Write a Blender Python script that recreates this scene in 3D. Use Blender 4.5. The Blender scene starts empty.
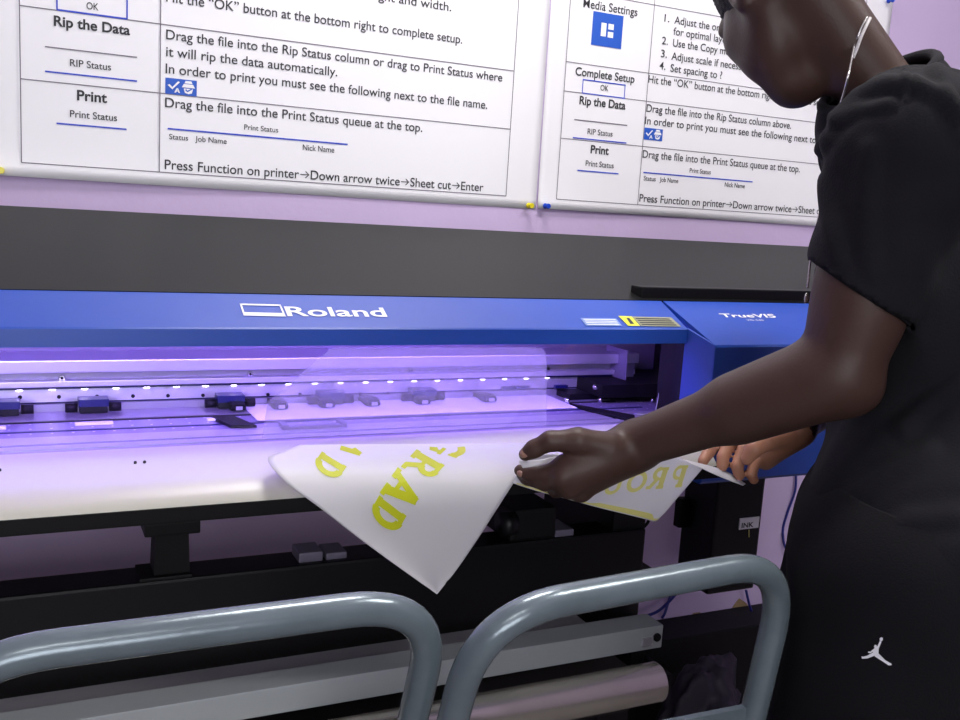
import bpy, bmesh, math, random
import numpy as np
from mathutils import Vector, Matrix, noise
random.seed(3)
PI = math.pi
scene = bpy.context.scene
COL = scene.collection

# ------------------------------------------------------------------ camera
YAW, PIT, ROLL, FPX = 0.45395848, 0.15816933, 0.06265302, 960.0
CAMP = np.array([0.0, 0.0, 1.3])
_f = np.array([math.sin(YAW)*math.cos(PIT), math.cos(YAW)*math.cos(PIT), -math.sin(PIT)])
_r0 = np.array([math.cos(YAW), -math.sin(YAW), 0.0])
_u0 = np.cross(_r0, _f)
_r = math.cos(ROLL)*_r0 + math.sin(ROLL)*_u0
_u = -math.sin(ROLL)*_r0 + math.cos(ROLL)*_u0
def ray(x, y): return _f + (x-480)/FPX*_r - (y-360)/FPX*_u
def atY(x, y, Y): d = ray(x, y); return CAMP + d*Y/d[1]
def atZ(x, y, Z): d = ray(x, y); return CAMP + d*(Z-1.3)/d[2]
def D(x, y, depth): return CAMP + ray(x, y)*depth
cd = bpy.data.cameras.new('camera'); cam = bpy.data.objects.new('camera', cd); COL.objects.link(cam)
cd.sensor_width = 36.0; cd.lens = 36.0; cd.clip_start = 0.02; cd.clip_end = 60
cam.matrix_world = Matrix(((_r[0], _u[0], -_f[0], 0), (_r[1], _u[1], -_f[1], 0), (_r[2], _u[2], -_f[2], 1.3), (0, 0, 0, 1)))
scene.camera = cam
vs = scene.view_settings
vs.view_transform = 'Standard'; vs.look = 'None'; vs.gamma = 1; vs.use_curve_mapping = False
vs.exposure = 0.14

# ------------------------------------------------------------------ materials
def mat(name, col, rough=0.5, metal=0.0, spec=0.5, bump=0.0, bscale=200.0, var=0.0, vscale=8.0, emit=None, estr=0.0, coat=0.0, sheen=0.0):
    m = bpy.data.materials.new(name); m.use_nodes = True
    nt = m.node_tree; b = nt.nodes['Principled BSDF']
    b.inputs['Base Color'].default_value = (*col, 1)
    b.inputs['Roughness'].default_value = rough; b.inputs['Metallic'].default_value = metal
    b.inputs['Specular IOR Level'].default_value = spec
    b.inputs['Coat Weight'].default_value = coat
    b.inputs['Sheen Weight'].default_value = sheen
    tc = nt.nodes.new('ShaderNodeTexCoord')
    if var > 0:
        n = nt.nodes.new('ShaderNodeTexNoise'); n.inputs['Scale'].default_value = vscale; n.inputs['Detail'].default_value = 5
        nt.links.new(tc.outputs['Object'], n.inputs['Vector'])
        mx = nt.nodes.new('ShaderNodeMix'); mx.data_type = 'RGBA'
        mx.inputs['A'].default_value = (*[c*(1-var) for c in col], 1)
        mx.inputs['B'].default_value = (*[min(1, c*(1+var)) for c in col], 1)
        nt.links.new(n.outputs['Fac'], mx.inputs['Factor']); nt.links.new(mx.outputs['Result'], b.inputs['Base Color'])
    if bump > 0:
        n = nt.nodes.new('ShaderNodeTexNoise'); n.inputs['Scale'].default_value = bscale; n.inputs['Detail'].default_value = 3
        nt.links.new(tc.outputs['Object'], n.inputs['Vector'])
        bp = nt.nodes.new('ShaderNodeBump'); bp.inputs['Strength'].default_value = bump; bp.inputs['Distance'].default_value = 0.002
        nt.links.new(n.outputs['Fac'], bp.inputs['Height']); nt.links.new(bp.outputs['Normal'], b.inputs['Normal'])
    if emit:
        b.inputs['Emission Color'].default_value = (*emit, 1); b.inputs['Emission Strength'].default_value = estr
    return m
M = dict(
 wall=mat('lilac_wall_paint', (.60, .47, .72), .8, bump=.25, bscale=60, var=.05),
 dim=mat('dimmed_wall_paint', (.16, .12, .18), .8, bump=.2, bscale=60, var=.05),  # wall colour darkened so the unseen side of the room stays dim
 ceil=mat('ceiling_paint', (.75, .73, .78), .9, bump=.1),
 floor=mat('grey_vinyl_floor', (.20, .18, .18), .55, var=.2, bump=.1),
 bagm=mat('dark_bag_film', (.03, .025, .04), .55, spec=.3, bump=.1),
 skirting=mat('skirting_paint', (.006, .006, .008), .6, spec=.2, bump=.05),
 paper=mat('white_poster_paper', (.90, .89, .93), .45, bump=.03, bscale=15),
 ink=mat('black_printing_ink', (.025, .025, .03), .6, bump=.01),
 rule=mat('grey_printing_ink', (.16, .14, .18), .6, bump=.01),
 blueink=mat('blue_printing_ink', (.02, .06, .60), .5, bump=.01),
 iconblue=mat('icon_blue_ink', (.015, .10, .55), .5, bump=.01),
 iconwhite=mat('icon_white_ink', (.9, .9, .92), .5, bump=.01),
 pin_y=mat('yellow_pin_plastic', (.75, .65, .02), .3, bump=.01),
 pin_b=mat('blue_pin_plastic', (.01, .06, .55), .3, bump=.01),
 lid=mat('black_lid_plastic', (.006, .006, .0065), .40, spec=.12, bump=.05, bscale=900),
 blk=mat('black_plastic', (.0035, .003, .004), .55, spec=.25, bump=.06, bscale=500),
 blksheen=mat('black_moulding', (.004, .0035, .005), .42, spec=.3, bump=.05, bscale=400),
 blue=mat('blue_hood_plastic', (.014, .070, .42), .34, spec=.75, bump=.05, bscale=700, var=.05),
 bluepad=mat('deep_blue_plastic', (.004, .005, .07), .35, bump=.02),
 white=mat('white_lettering', (.85, .85, .9), .4, bump=.01),
 lblue=mat('pale_blue_label', (.20, .30, .62), .4, bump=.01),
 yel=mat('yellow_label', (.70, .70, .06), .4, bump=.01),
 alu=mat('brushed_aluminium', (.62, .60, .66), .34, metal=.75, bump=.05, bscale=300, var=.06),
 alu_d=mat('dull_aluminium', (.34, .33, .37), .4, metal=.6, bump=.05, bscale=300, var=.08),
 steel=mat('polished_steel', (.7, .69, .70), .22, metal=1, bump=.02),
 cream=mat('cream_apron_enamel', (.50, .485, .43), .35, bump=.03, bscale=80),
 vinyl=mat('white_vinyl', (.88, .87, .90), .38, bump=.02, bscale=30),
 sheet=mat('white_vinyl_sheet', (.84, .83, .86), .42, bump=.02, bscale=25),
 green=mat('yellow_green_print', (.62, .66, .01), .45, bump=.01),
 olive=mat('olive_label', (.30, .30, .20), .5, bump=.01),
 green_p=mat('show_through_print', (.86, .82, .30), .5, bump=.01),
 tube=mat('grey_painted_tube', (.155, .195, .22), .25, metal=.3, spec=.6, bump=.12, bscale=120, var=.25, vscale=25),
 bar=mat('grey_anodised_bar', (.36, .39, .41), .40, metal=.25, bump=.05, var=.08),
 roll=mat('silver_roll', (.82, .78, .68), .26, metal=.8, bump=.05, bscale=12, var=.08),
 palm=mat('palm_skin', (.46, .21, .13), .5, bump=.1, bscale=260, var=.15, vscale=40),
 skin=mat('dark_brown_skin', (.060, .031, .024), .48, spec=.35, bump=.12, bscale=260, var=.16, vscale=14),
 nail=mat('finger_nail', (.33, .18, .14), .3, bump=.01),
 lip=mat('lip_skin', (.13, .05, .045), .45, bump=.05),
 eyew=mat('eye_white', (.7, .68, .65), .2, bump=.005),
 hair=mat('black_hair', (.008, .007, .009), .7, bump=1.0, bscale=420),
 shirt=mat('black_cotton_shirt', (.0095, .009, .012), .9, spec=.2, sheen=.0, bump=.35, bscale=420, var=.2),
 shorts=mat('black_mesh_shorts', (.0065, .006, .008), .85, spec=.15, sheen=.0, bump=.3, bscale=500, var=.2),
 chain=mat('silver_chain', (.85, .82, .80), .25, metal=.8, bump=.02),
 cord=mat('white_cord', (.8, .76, .76), .5, bump=.1),
 cable=mat('blue_cable', (.015, .02, .20), .4, bump=.02),
 carton=mat('brown_cardboard', (.22, .15, .09), .8, bump=.1, bscale=60, var=.1),
 stain=mat('bare_plaster_patch', (.36, .25, .13), .9, bump=.5, bscale=80, var=.3, vscale=40),
 mauve=mat('grey_sheet_metal', (.20, .18, .25), .45, metal=.3, bump=.05, var=.08),
 shoe=mat('white_trainer', (.7, .7, .7), .5, bump=.05),
 fill_glow=mat('fill_pane_glow', (.8, .85, .9), .4, emit=(.95, .96, 1.0), estr=6.8, bump=.01),  # glow of the added frontal light panel
 lamp=mat('lamp_diffuser', (.9, .9, .9), .5, emit=(1, .97, .93), estr=6.0, bump=.01),
 led=mat('violet_led', (.5, .4, 1), .4, emit=(.48, .31, 1.0), estr=20.0, bump=.01),
 led2=mat('white_led', (.9, .85, 1), .4, emit=(.70, .58, 1.0), estr=14.0, bump=.01),
)
def platen_mat():
    m = mat('perforated_platen', (.33, .29, .44), .35, metal=.5, bump=.03)
    nt = m.node_tree; b = nt.nodes['Principled BSDF']
    tc = nt.nodes.new('ShaderNodeTexCoord'); sp = nt.nodes.new('ShaderNodeSeparateXYZ')
    nt.links.new(tc.outputs['Object'], sp.inputs[0])
    def mth(op, a, bb=None):
        n = nt.nodes.new('ShaderNodeMath'); n.operation = op
        for i, v in enumerate((a, bb)):
            if v is None: continue
            if isinstance(v, (int, float)): n.inputs[i].default_value = v
            else: nt.links.new(v, n.inputs[i])
        return n.outputs[0]
    def cell(s, p): return mth('SUBTRACT', mth('FRACT', mth('DIVIDE', s, p)), .5)
    dx = mth('MULTIPLY', cell(sp.outputs[0], .024), .024); dy = mth('MULTIPLY', cell(sp.outputs[1], .026), .026)
    d = mth('SQRT', mth('ADD', mth('MULTIPLY', dx, dx), mth('MULTIPLY', dy, dy)))
    k = mth('LESS_THAN', d, .0017)
    mx = nt.nodes.new('ShaderNodeMix'); mx.data_type = 'RGBA'
    mx.inputs['A'].default_value = (.33, .29, .44, 1); mx.inputs['B'].default_value = (.95, .93, 1, 1)
    nt.links.new(k, mx.inputs['Factor']); nt.links.new(mx.outputs['Result'], b.inputs['Base Color'])
    return m
def add_translucency(m, f):
    nt = m.node_tree; b = nt.nodes['Principled BSDF']; o = [n for n in nt.nodes if n.type == 'OUTPUT_MATERIAL'][0]
    t = nt.nodes.new('ShaderNodeBsdfTranslucent'); t.inputs[0].default_value = b.inputs['Base Color'].default_value
    mx = nt.nodes.new('ShaderNodeMixShader'); mx.inputs[0].default_value = f
    nt.links.new(b.outputs[0], mx.inputs[1]); nt.links.new(t.outputs[0], mx.inputs[2]); nt.links.new(mx.outputs[0], o.inputs[0])
add_translucency(M['sheet'], .46); add_translucency(M['green_p'], .46); add_translucency(M['green'], .3)
M['platen'] = platen_mat()
def acrylic():
    m = bpy.data.materials.new('clear_acrylic'); m.use_nodes = True; nt = m.node_tree; nt.nodes.clear()
    o = nt.nodes.new('ShaderNodeOutputMaterial'); t = nt.nodes.new('ShaderNodeBsdfTransparent'); g = nt.nodes.new('ShaderNodeBsdfGlossy')
    t.inputs[0].default_value = (.97, .97, .99, 1); g.inputs['Roughness'].default_value = .03
    mx = nt.nodes.new('ShaderNodeMixShader'); mx.inputs[0].default_value = .03
    nt.links.new(t.outputs[0], mx.inputs[1]); nt.links.new(g.outputs[0], mx.inputs[2]); nt.links.new(mx.outputs[0], o.inputs[0])
    return m
def reflection_veil():  # see-through milky colour that imitates a reflection on the cover
    m = bpy.data.materials.new('milky_reflection'); m.use_nodes = True; nt = m.node_tree; nt.nodes.clear()
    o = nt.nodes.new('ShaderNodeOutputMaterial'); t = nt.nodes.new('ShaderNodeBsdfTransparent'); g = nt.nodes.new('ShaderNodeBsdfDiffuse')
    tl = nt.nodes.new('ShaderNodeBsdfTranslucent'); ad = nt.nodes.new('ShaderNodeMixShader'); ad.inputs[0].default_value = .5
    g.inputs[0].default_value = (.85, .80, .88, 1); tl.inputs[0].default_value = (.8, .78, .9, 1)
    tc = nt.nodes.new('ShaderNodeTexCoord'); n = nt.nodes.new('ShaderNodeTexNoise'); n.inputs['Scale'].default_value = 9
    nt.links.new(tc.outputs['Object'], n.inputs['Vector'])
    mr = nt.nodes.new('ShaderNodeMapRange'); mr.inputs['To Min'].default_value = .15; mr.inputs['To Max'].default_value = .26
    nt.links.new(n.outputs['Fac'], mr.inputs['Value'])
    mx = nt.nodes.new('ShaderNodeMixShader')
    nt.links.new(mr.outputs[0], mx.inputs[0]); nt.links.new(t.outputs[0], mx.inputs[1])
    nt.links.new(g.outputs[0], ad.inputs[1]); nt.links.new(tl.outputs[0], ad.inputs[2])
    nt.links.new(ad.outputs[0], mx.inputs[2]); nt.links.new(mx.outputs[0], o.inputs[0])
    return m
M['acrylic'] = acrylic(); M['reflection_veil'] = reflection_veil()

# ------------------------------------------------------------------ object helpers
def link(name, me, m, parent=None, smooth=False, label=None):
    o = bpy.data.objects.new(name, me); COL.objects.link(o)
    if m is not None: me.materials.append(m if not isinstance(m, str) else M[m])
    if parent: o.parent = parent
    if smooth:
        me.polygons.foreach_set('use_smooth', [True]*len(me.polygons))
    if label: o['label'] = label
    return o
class MB:
    def __init__(s): s.bm = bmesh.new()
    def box(s, x0, x1, y0, y1, z0, z1, bev=0.0):
        b = bmesh.new()
        bmesh.ops.create_cube(b, size=1)
        for v in b.verts:
            v.co = Vector(((x0+x1)/2+v.co.x*(x1-x0), (y0+y1)/2+v.co.y*(y1-y0), (z0+z1)/2+v.co.z*(z1-z0)))
        if bev > 0: bmesh.ops.bevel(b, geom=b.edges[:], offset=bev, segments=2, profile=.7, affect='EDGES')
        s.add(b); return s
    def add(s, b):
        me = bpy.data.meshes.new('tmp'); b.to_mesh(me); b.free(); s.bm.from_mesh(me); bpy.data.meshes.remove(me)
    def prism_x(s, prof, x0, x1, bev=0.0):          # profile in (Y, Z) swept along X
        b = bmesh.new(); n = len(prof)
        a = [b.verts.new((x0, y, z)) for y, z in prof]; c = [b.verts.new((x1, y, z)) for y, z in prof]
        b.faces.new(a); b.faces.new(c[::-1])
        for i in range(n): b.faces.new((a[i], c[i], c[(i+1) % n], a[(i+1) % n]))
        bmesh.ops.recalc_face_normals(b, faces=b.faces[:])
        if bev > 0: bmesh.ops.bevel(b, geom=b.edges[:], offset=bev, segments=2, profile=.7, affect='EDGES')
        s.add(b); return s
    def prism(s, base, top):                         # two matching polygons
        b = bmesh.new(); n = len(base)
        a = [b.verts.new(p) for p in base]; c = [b.verts.new(p) for p in top]
        b.faces.new(a); b.faces.new(c[::-1])
        for i in range(n): b.faces.new((a[i], c[i], c[(i+1) % n], a[(i+1) % n]))
        bmesh.ops.recalc_face_normals(b, faces=b.faces[:]); s.add(b); return s
    def cyl(s, p, q, r0, r1=None, n=24, cap=True):
        r1 = r0 if r1 is None else r1
        p = Vector(p); q = Vector(q); d = q-p
        b = bmesh.new(); bmesh.ops.create_cone(b, cap_ends=cap, segments=n, radius1=r0, radius2=r1, depth=d.length)
        mt = Matrix.Translation((p+q)/2) @ d.to_track_quat('Z', 'Y').to_matrix().to_4x4()
        b.transform(mt); s.add(b); return s
    def ball(s, p, r, sc=(1, 1, 1), n=16):
        b = bmesh.new(); bmesh.ops.create_uvsphere(b, u_segments=n, v_segments=n//2, radius=r)
        b.transform(Matrix.Translation(Vector(p)) @ Matrix.Diagonal((*sc, 1))); s.add(b); return s
    def tube(s, pts, r, n=16, cap=True):
        pts = [Vector(p) for p in pts]; b = bmesh.new(); rings = []
        t0 = (pts[1]-pts[0]).normalized(); up = Vector((0, 0, 1)) if abs(t0.z) < .9 else Vector((1, 0, 0))
        nrm = t0.cross(up).normalized()
        for i, p in enumerate(pts):
            a = pts[max(i-1, 0)]; c = pts[min(i+1, len(pts)-1)]; t = (c-a).normalized()
            nrm = (nrm - t*nrm.dot(t)).normalized(); bi = t.cross(nrm)
            rr = r[i] if isinstance(r, (list, tuple)) else r
            rings.append([b.verts.new(p + nrm*math.cos(2*PI*k/n)*rr + bi*math.sin(2*PI*k/n)*rr) for k in range(n)])
        for i in range(len(rings)-1):
            for k in range(n): b.faces.new((rings[i][k], rings[i][(k+1) % n], rings[i+1][(k+1) % n], rings[i+1][k]))
        if cap: b.faces.new(rings[0][::-1]); b.faces.new(rings[-1])
        bmesh.ops.recalc_face_normals(b, faces=b.faces[:]); s.add(b); return s
    def poly(s, pts): 
        b = bmesh.new(); b.faces.new([b.verts.new(p) for p in pts]); s.add(b); return s
    def build(s, name, m, parent=None, smooth=False, label=None, angle=None):
        me = bpy.data.meshes.new(name); s.bm.to_mesh(me); s.bm.free()
        o = link(name, me, m, parent, smooth, label)
        if angle: me.set_sharp_from_angle(angle=math.radians(angle))
        return o
def fillet(pts, r, n=8):
    pts = [Vector(p) for p in pts]; out = [pts[0]]
    for i in range(1, len(pts)-1):
        a, p, c = pts[i-1], pts[i], pts[i+1]
        d1 = (a-p).normalized(); d2 = (c-p).normalized(); rr = min(r, (a-p).length*.49, (c-p).length*.49)
        s, e = p+d1*rr, p+d2*rr
        for k in range(n+1):
            t = k/n; out.append((1-t)**2*s + 2*t*(1-t)*p + t*t*e)
    out.append(pts[-1]); return out
def spline(pts, n=8):
    P = [Vector(p) for p in pts]; P = [P[0]*2-P[1]] + P + [P[-1]*2-P[-2]]; out = []
    for i in range(1, len(P)-2):
        for k in range(n):
            t = k/n; a, b, c, d = P[i-1], P[i], P[i+1], P[i+2]
            out.append(.5*((2*b)+(c-a)*t+(2*a-5*b+4*c-d)*t*t+(3*b-a-3*c+d)*t**3))
    out.append(P[-2]); return out
def thing(name, label, cat, loc=(0, 0, 0), group=None):
    o = bpy.data.objects.new(name, None); COL.objects.link(o); o.empty_display_size = .1
    o['label'] = label; o['category'] = cat
    if group: o['group'] = group
    o.location = loc; bpy.context.view_layer.update(); return o
def tag(o, label, cat, group=None):
    o['label'] = label; o['category'] = cat
    if group: o['group'] = group
    return o
def under(parent, o):                                # keep world placement
    o.parent = parent; o.matrix_parent_inverse = parent.matrix_world.inverted(); return o
def struct(o): o['kind'] = 'structure'; return o

# ------------------------------------------------------------------ room
WY = 1.75
struct(MB().box(-2.6, 4.0, -2.6, WY+.1, -.1, 0).build('floor', 'floor'))
struct(MB().box(-2.6, 4.0, -2.6, WY+.1, 2.62, 2.72).build('ceiling', 'ceil'))
wb = struct(MB().box(-2.6, 4.0, WY, WY+.1, 0, 2.62).build('wall_back', 'wall'))
struct(MB().box(-2.7, -2.6, -2.6, WY+.1, 0, 2.62).build('wall_left', 'dim'))
struct(MB().box(4.0, 4.1, -2.6, WY+.1, 0, 2.62).build('wall_right', 'wall'))
struct(MB().box(-2.6, 4.0, -2.7, -2.6, 0, 2.62).build('wall_front', 'dim'))
struct(MB().box(-2.6, 4.0, WY-.015, WY, 0, .1).build('baseboard_back', 'skirting'))
fill_frame = struct(MB().box(-1.75, .55, -2.6, -2.585, 1.05, 2.25).build('added_fill_panel', 'white'))  # unseen glowing panel added to light posters and sheet from the front
for i in range(2):
    MB().box(-1.69+i*1.11, -.63+i*1.11, -2.587, -2.580, 1.11, 2.19).build('fill_pane', 'fill_glow', fill_frame)
def patch(pix, name):
    c = [atY(x, y, WY) for x, y in pix]
    b = [(p[0], WY-.0015, p[2]) for p in c]; t = [(p[0], WY+.0005, p[2]) for p in c]
    o = MB().prism(b, t).build(name, 'stain', wb)
patch([(729, 617), (733, 606), (739, 598), (746, 603), (752, 611), (745, 622), (736, 626)], 'plaster_patch')
patch([(690, 621), (693, 613), (700, 612), (701, 620), (697, 626), (690, 627)], 'plaster_patch')

# ------------------------------------------------------------------ text
def text_mesh(s, bold=0.0):
    bold += .007
    cu = bpy.data.curves.new('t', 'FONT'); cu.body = s; cu.size = 1.0; cu.offset = bold
    o = bpy.data.objects.new('t', cu); COL.objects.link(o)
    dg = bpy.context.evaluated_depsgraph_get(); dg.update()
    me = bpy.data.meshes.new_from_object(o.evaluated_get(dg))
    bpy.data.objects.remove(o); bpy.data.curves.remove(cu)
    v = np.array([tuple(p.co)[:2] for p in me.vertices]); f = [tuple(p.vertices) for p in me.polygons]
    bpy.data.meshes.remove(me); return v, f
class Flat:                                          # collects printed shapes, in plane coordinates
    def __init__(s): s.v = []; s.f = []
    def add(s, v, f):
        n = len(s.v); s.v += [tuple(p) for p in v]; s.f += [tuple(i+n for i in q) for q in f]
    def quad(s, x0, x1, z0, z1, nx=1):
        for i in range(nx):
            a = x0+(x1-x0)*i/nx; b = x0+(x1-x0)*(i+1)/nx
            s.add([(a, z0), (b, z0), (b, z1), (a, z1)], [(0, 1, 2, 3)])
    def build(s, name, m, parent, fn):
        me = bpy.data.meshes.new(name); me.from_pydata([fn(*p) for p in s.v], [], s.f); me.update()
        return link(name, me, m, parent)

# ------------------------------------------------------------------ posters
PY = WY-.0014
def wx(px, Z, Y=PY):                                 # X on the wall of pixel column px at height Z
    y = 100.0
    for _ in range(30):
        p = atY(px, y, Y); e = p[2]-Z; q = atY(px, y+1, Y); y -= e/(q[2]-p[2])
    return atY(px, y, Y)[0]
class Poster:
    def __init__(s, name, label, x0, x1, z0, z1, curl):
        s.lines = []; s.root = thing(name, label, 'poster', ((x0+x1)/2, PY, z0), 'instruction posters on the wall')
        s.curl = curl; s.blk = Flat(); s.rule = Flat(); s.blue = Flat(); s.icon = Flat(); s.iw = Flat()
        s.x0, s.x1, s.z0, s.z1 = x0, x1, z0, z1
        nx, nz = 60, 40; v = []; f = []
        for j in range(nz+1):
            for i in range(nx+1):
                v.append(s.P(x0+(x1-x0)*i/nx, z0+(z1-z0)*j/nz, 0))
        for j in range(nz):
            for i in range(nx):
                a = j*(nx+1)+i; f.append((a, a+1, a+nx+2, a+nx+1))
        me = bpy.data.meshes.new('paper'); me.from_pydata(v, [], f); me.update()
        o = link('paper', me, 'paper', None, True); under(s.root, o)
        sm = o.modifiers.new('thick', 'SOLIDIFY'); sm.thickness = .0004; sm.offset = -1
    def P(s, x, z, lift=.0006):
        return (x, PY - s.curl(x-s.x0, z-s.z0) - lift, z)
    def text(s, st, px0, py, px1, cap, bold=0.0, n=None):
        v, f = text_mesh(st, bold)
        p = atY(px0, py, PY); Z = p[2]; X0 = p[0]; X1 = wx(px1, Z)
        h = abs(atY(px0, py-cap, PY)[2]-Z)
        w = v[:, 0].max()-v[:, 0].min()
        v2 = np.stack([X0+(v[:, 0]-v[:, 0].min())*(X1-X0)/w, Z+v[:, 1]*h/.69], 1)
        fl = Flat(); fl.add(v2, f); s.lines.append((fl, 'text_line', 'ink', .0008))
    def line(s, px0, py, px1, wpx, fl, nx=12):
        p = atY(px0, py, PY); q = atY(px0, py+wpx, PY)
        s_ = Flat(); s_.quad(p[0], wx(px1, p[2]), q[2], p[2], nx); s.lines.append((s_, fl+'_line', {'blue': 'blueink', 'rule': 'rule'}[fl], .0007))
    def vline(s, X, za, zb, w=.0016): s.rule.quad(X-w/2, X+w/2, za, zb)
    def hline(s, Z, xa, xb, w=.0016): s.rule.quad(xa, xb, Z-w/2, Z+w/2, 24)
    def rect(s, px0, py0, px1, py1, fl):
        p = atY(px0, py0, PY); q = atY(px0, py1, PY); s.icon = Flat(); s.icon.quad(p[0], wx(px1, p[2]), q[2], p[2]); s.iw = Flat(); s.ic = Flat()
        s.lines += [(s.icon, 'icon', 'iconblue', .0007), (s.iw, 'icon_symbol', 'iconwhite', .0010), (s.ic, 'icon_check', 'iconblue', .0013)]
        return p[0], wx(px1, p[2]), q[2], p[2]
    def done(s):
        for fl, n, m, l in s.lines + [ (s.rule, 'table_grid', 'rule', .0006)]:
            if fl.v: under(s.root, fl.build(n, m, None, lambda x, z, l=l: s.P(x, z, l)))
def curlL(x, z):
    b = .007*math.exp(-z/.03)*max(0, 1-x/.95)*(.5+.5*math.sin(x*7.5+.2))
    return b + .003*math.exp(-z/.02)*math.exp(-((x-.05)/.05)**2) + .0008*math.sin(x*3.1)**2
pl = Poster('instruction_poster', 'larger white instruction poster, left of the two, yellow pin in its lower right corner', -.075, .958, 1.302, 1.98, curlL)
rx0, rx1 = .008, .888
T = pl.text
T('Rip the Data', 53.8, 25.5, 130, 10, .018)
T('RIP Status', 70, 66, 111, 7)
T('Print', 77, 100, 107, 10, .018)
T('Print Status', 70, 117, 117, 7)
T('OK', 86.5, 9, 98.5, 7)
pl.line(45, 46, 137, 1.2, 'rule'); pl.line(45, 70.5, 137, 1.6, 'blue'); pl.line(56.5, 122.5, 126.5, 1.6, 'blue')
pl.line(57, 8.8, 127, 1.8, 'blue'); pl.line(57, -14, 127, 1.5, 'blue')
a = atY(57, 10, PY); b_ = atY(57, -14, PY)
for X in (a[0], wx(127, a[2])):
    fq = Flat(); fq.quad(X-.0012, X+.0012, a[2], b_[2]); pl.lines.append((fq, 'blue_line', 'blueink', .0007))
T('height and width.', 363, -2.5, 451, 9)
T('Hit the \u201cOK\u201d button at the bottom right to complete setup.', 166, 1.5, 462, 10)
T('Drag the file into the Rip Status column or drag to Print Status where', 166, 39, 502, 9.6)
T('it will rip the data automatically.', 166, 56, 337, 9.6)
T('In order to print you must see the following next to the file name.', 165.5, 73, 487, 9.6)
T('Drag the file into the Print Status queue at the top.', 165, 107, 422, 9.6)
T('Print Status', 244, 129.5, 278, 5.2); T('Status', 169, 139, 188, 5.2); T('Job Name', 195, 141.3, 226.5, 5.4); T('Nick Name', 302.5, 150, 334, 5.6)
pl.line(167.5, 127.8, 347.5, 1.6, 'blue')
def arrows(po, px0, py, words, px1, cap):            # a sentence with arrows between its phrases
    total = 0; parts = []
    for i, w in enumerate(words):
        v, f = text_mesh(w, 0); wd = v[:, 0].max()-v[:, 0].min(); parts.append((v, f, total)); total += wd
        if i < len(words)-1: total += .95
    p = atY(px0, py, PY); Z = p[2]; X0 = p[0]; X1 = wx(px1, Z); h = abs(atY(px0, py-cap, PY)[2]-Z)/.69; k = (X1-X0)/total
    al = Flat(); po.lines.append((al, 'text_line', 'ink', .0008))
    for i, (v, f, off) in enumerate(parts):
        mn = v[:, 0].min(); al.add(np.stack([X0+(v[:, 0]-mn+off)*k, Z+v[:, 1]*h], 1), f)
        if i < len(parts)-1:
            e = off+(v[:, 0].max()-mn)
            def q(pts): al.add([(X0+(e+x)*k, Z+y*h) for x, y in pts], [tuple(range(len(pts)))])
            q([(.1, .29), (.8, .29), (.8, .36), (.1, .36)])
            q([(.85, .325), (.55, .60), (.5, .55), (.74, .325)]); q([(.85, .325), (.74, .325), (.5, .10), (.55, .05)])
arrows(pl, 164.5, 169, ['Press Function on printer', 'Down arrow twice', 'Sheet cut', 'Enter'], 483, 9.6)
def tick_icon(po, px0, py0, px1, py1):
    x0, x1, z0, z1 = po.rect(px0, py0, px1, py1, 'icon'); w = x1-x0; h = z1-z0
    def q(pts): po.iw.add([(x0+a*w, z0+b*h) for a, b in pts], [tuple(range(len(pts)))])
    q([(.07, .55), (.13, .62), (.22, .45), (.22, .30)]); q([(.22, .30), (.22, .45), (.40, .85), (.46, .80)])
    q([(.28, .12), (.36, .42), (.40, .42), (.34, .12)]); q([(.36, .42), (.40, .42), (.47, .12), (.42, .12)]); q([(.31, .2), (.31, .26), (.44, .26), (.44, .2)])
    q([(.52, .50), (.94, .50), (.88, .72), (.58, .72)]); q([(.60, .76), (.86, .76), (.82, .92), (.64, .92)])
    q([(.58, .44), (.88, .44), (.84, .16), (.74, .10), (.62, .16)])
    for pts in ([(.62, .34), (.70, .22), (.70, .30), (.66, .40)], [(.70, .22), (.86, .42), (.82, .46), (.70, .32)]):
        po.ic.add([(x0+a*w, z0+b*h) for a, b in pts], [(0, 1, 2, 3)])
tick_icon(pl, 165.3, 77.5, 196.8, 93.5)
for py, c in ((5.6, 0), (78.8, 0), (162.5, 0)): pl.hline(atY(21.2, py, PY)[2], rx0, rx1)
zb = atY(21.2, 162.5, PY)[2]
for X in (rx0, atY(159.8, 90, PY)[0], rx1): pl.vline(X, zb, 1.93)
pl.done()
def curlR(x, z):
    return .004*math.exp(-z/.03)*(.5+.5*math.sin(x*6.0+2)) + .0015*math.exp(-(z/.2)**2)
pr = Poster('instruction_poster', 'smaller white instruction poster, right of the two, with a big blue icon under Media Settings', .9605, 1.885, 1.304, 1.905, curlR)
T = pr.text
T('Media Settings', 583, 7, 637, 8.6, .001)
T('Complete Setup', 575, 75, 634, 8.2, .008); T('OK', 600, 90.2, 608, 5.6)
T('Rip the Data', 579, 104, 625, 8.2, .018); T('RIP Status', 587, 134, 612, 5.6)
T('Print', 590, 153, 608, 8, .018); T('Print Status', 585, 165.8, 613, 5.6)
pr.line(574, 119, 627, 1, 'rule'); pr.line(572.5, 137, 626, 1.2, 'blue'); pr.line(577, 169.7, 618, 1.2, 'blue')
for py in (79, 92.5): pr.line(583 if py < 80 else 582.5, py, 625, 1.1, 'blue')
a = atY(583, 79, PY); b_ = atY(582.5, 93.5, PY)
for X in (a[0], wx(625, a[2])):
    fq = Flat(); fq.quad(X-.001, X+.001, b_[2], a[2]); pr.lines.append((fq, 'blue_line', 'blueink', .0007))
x0, x1, z0, z1 = pr.rect(593.3, 11, 623.5, 45, 'icon'); w = x1-x0; h = z1-z0
for a1, b1, c1, d1 in ((.29, .46, .3, .70), (.52, .70, .53, .70), (.52, .70, .29, .46)):
    pr.iw.quad(x0+a1*w, x0+b1*w, z0+c1*h, z0+d1*h)
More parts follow.
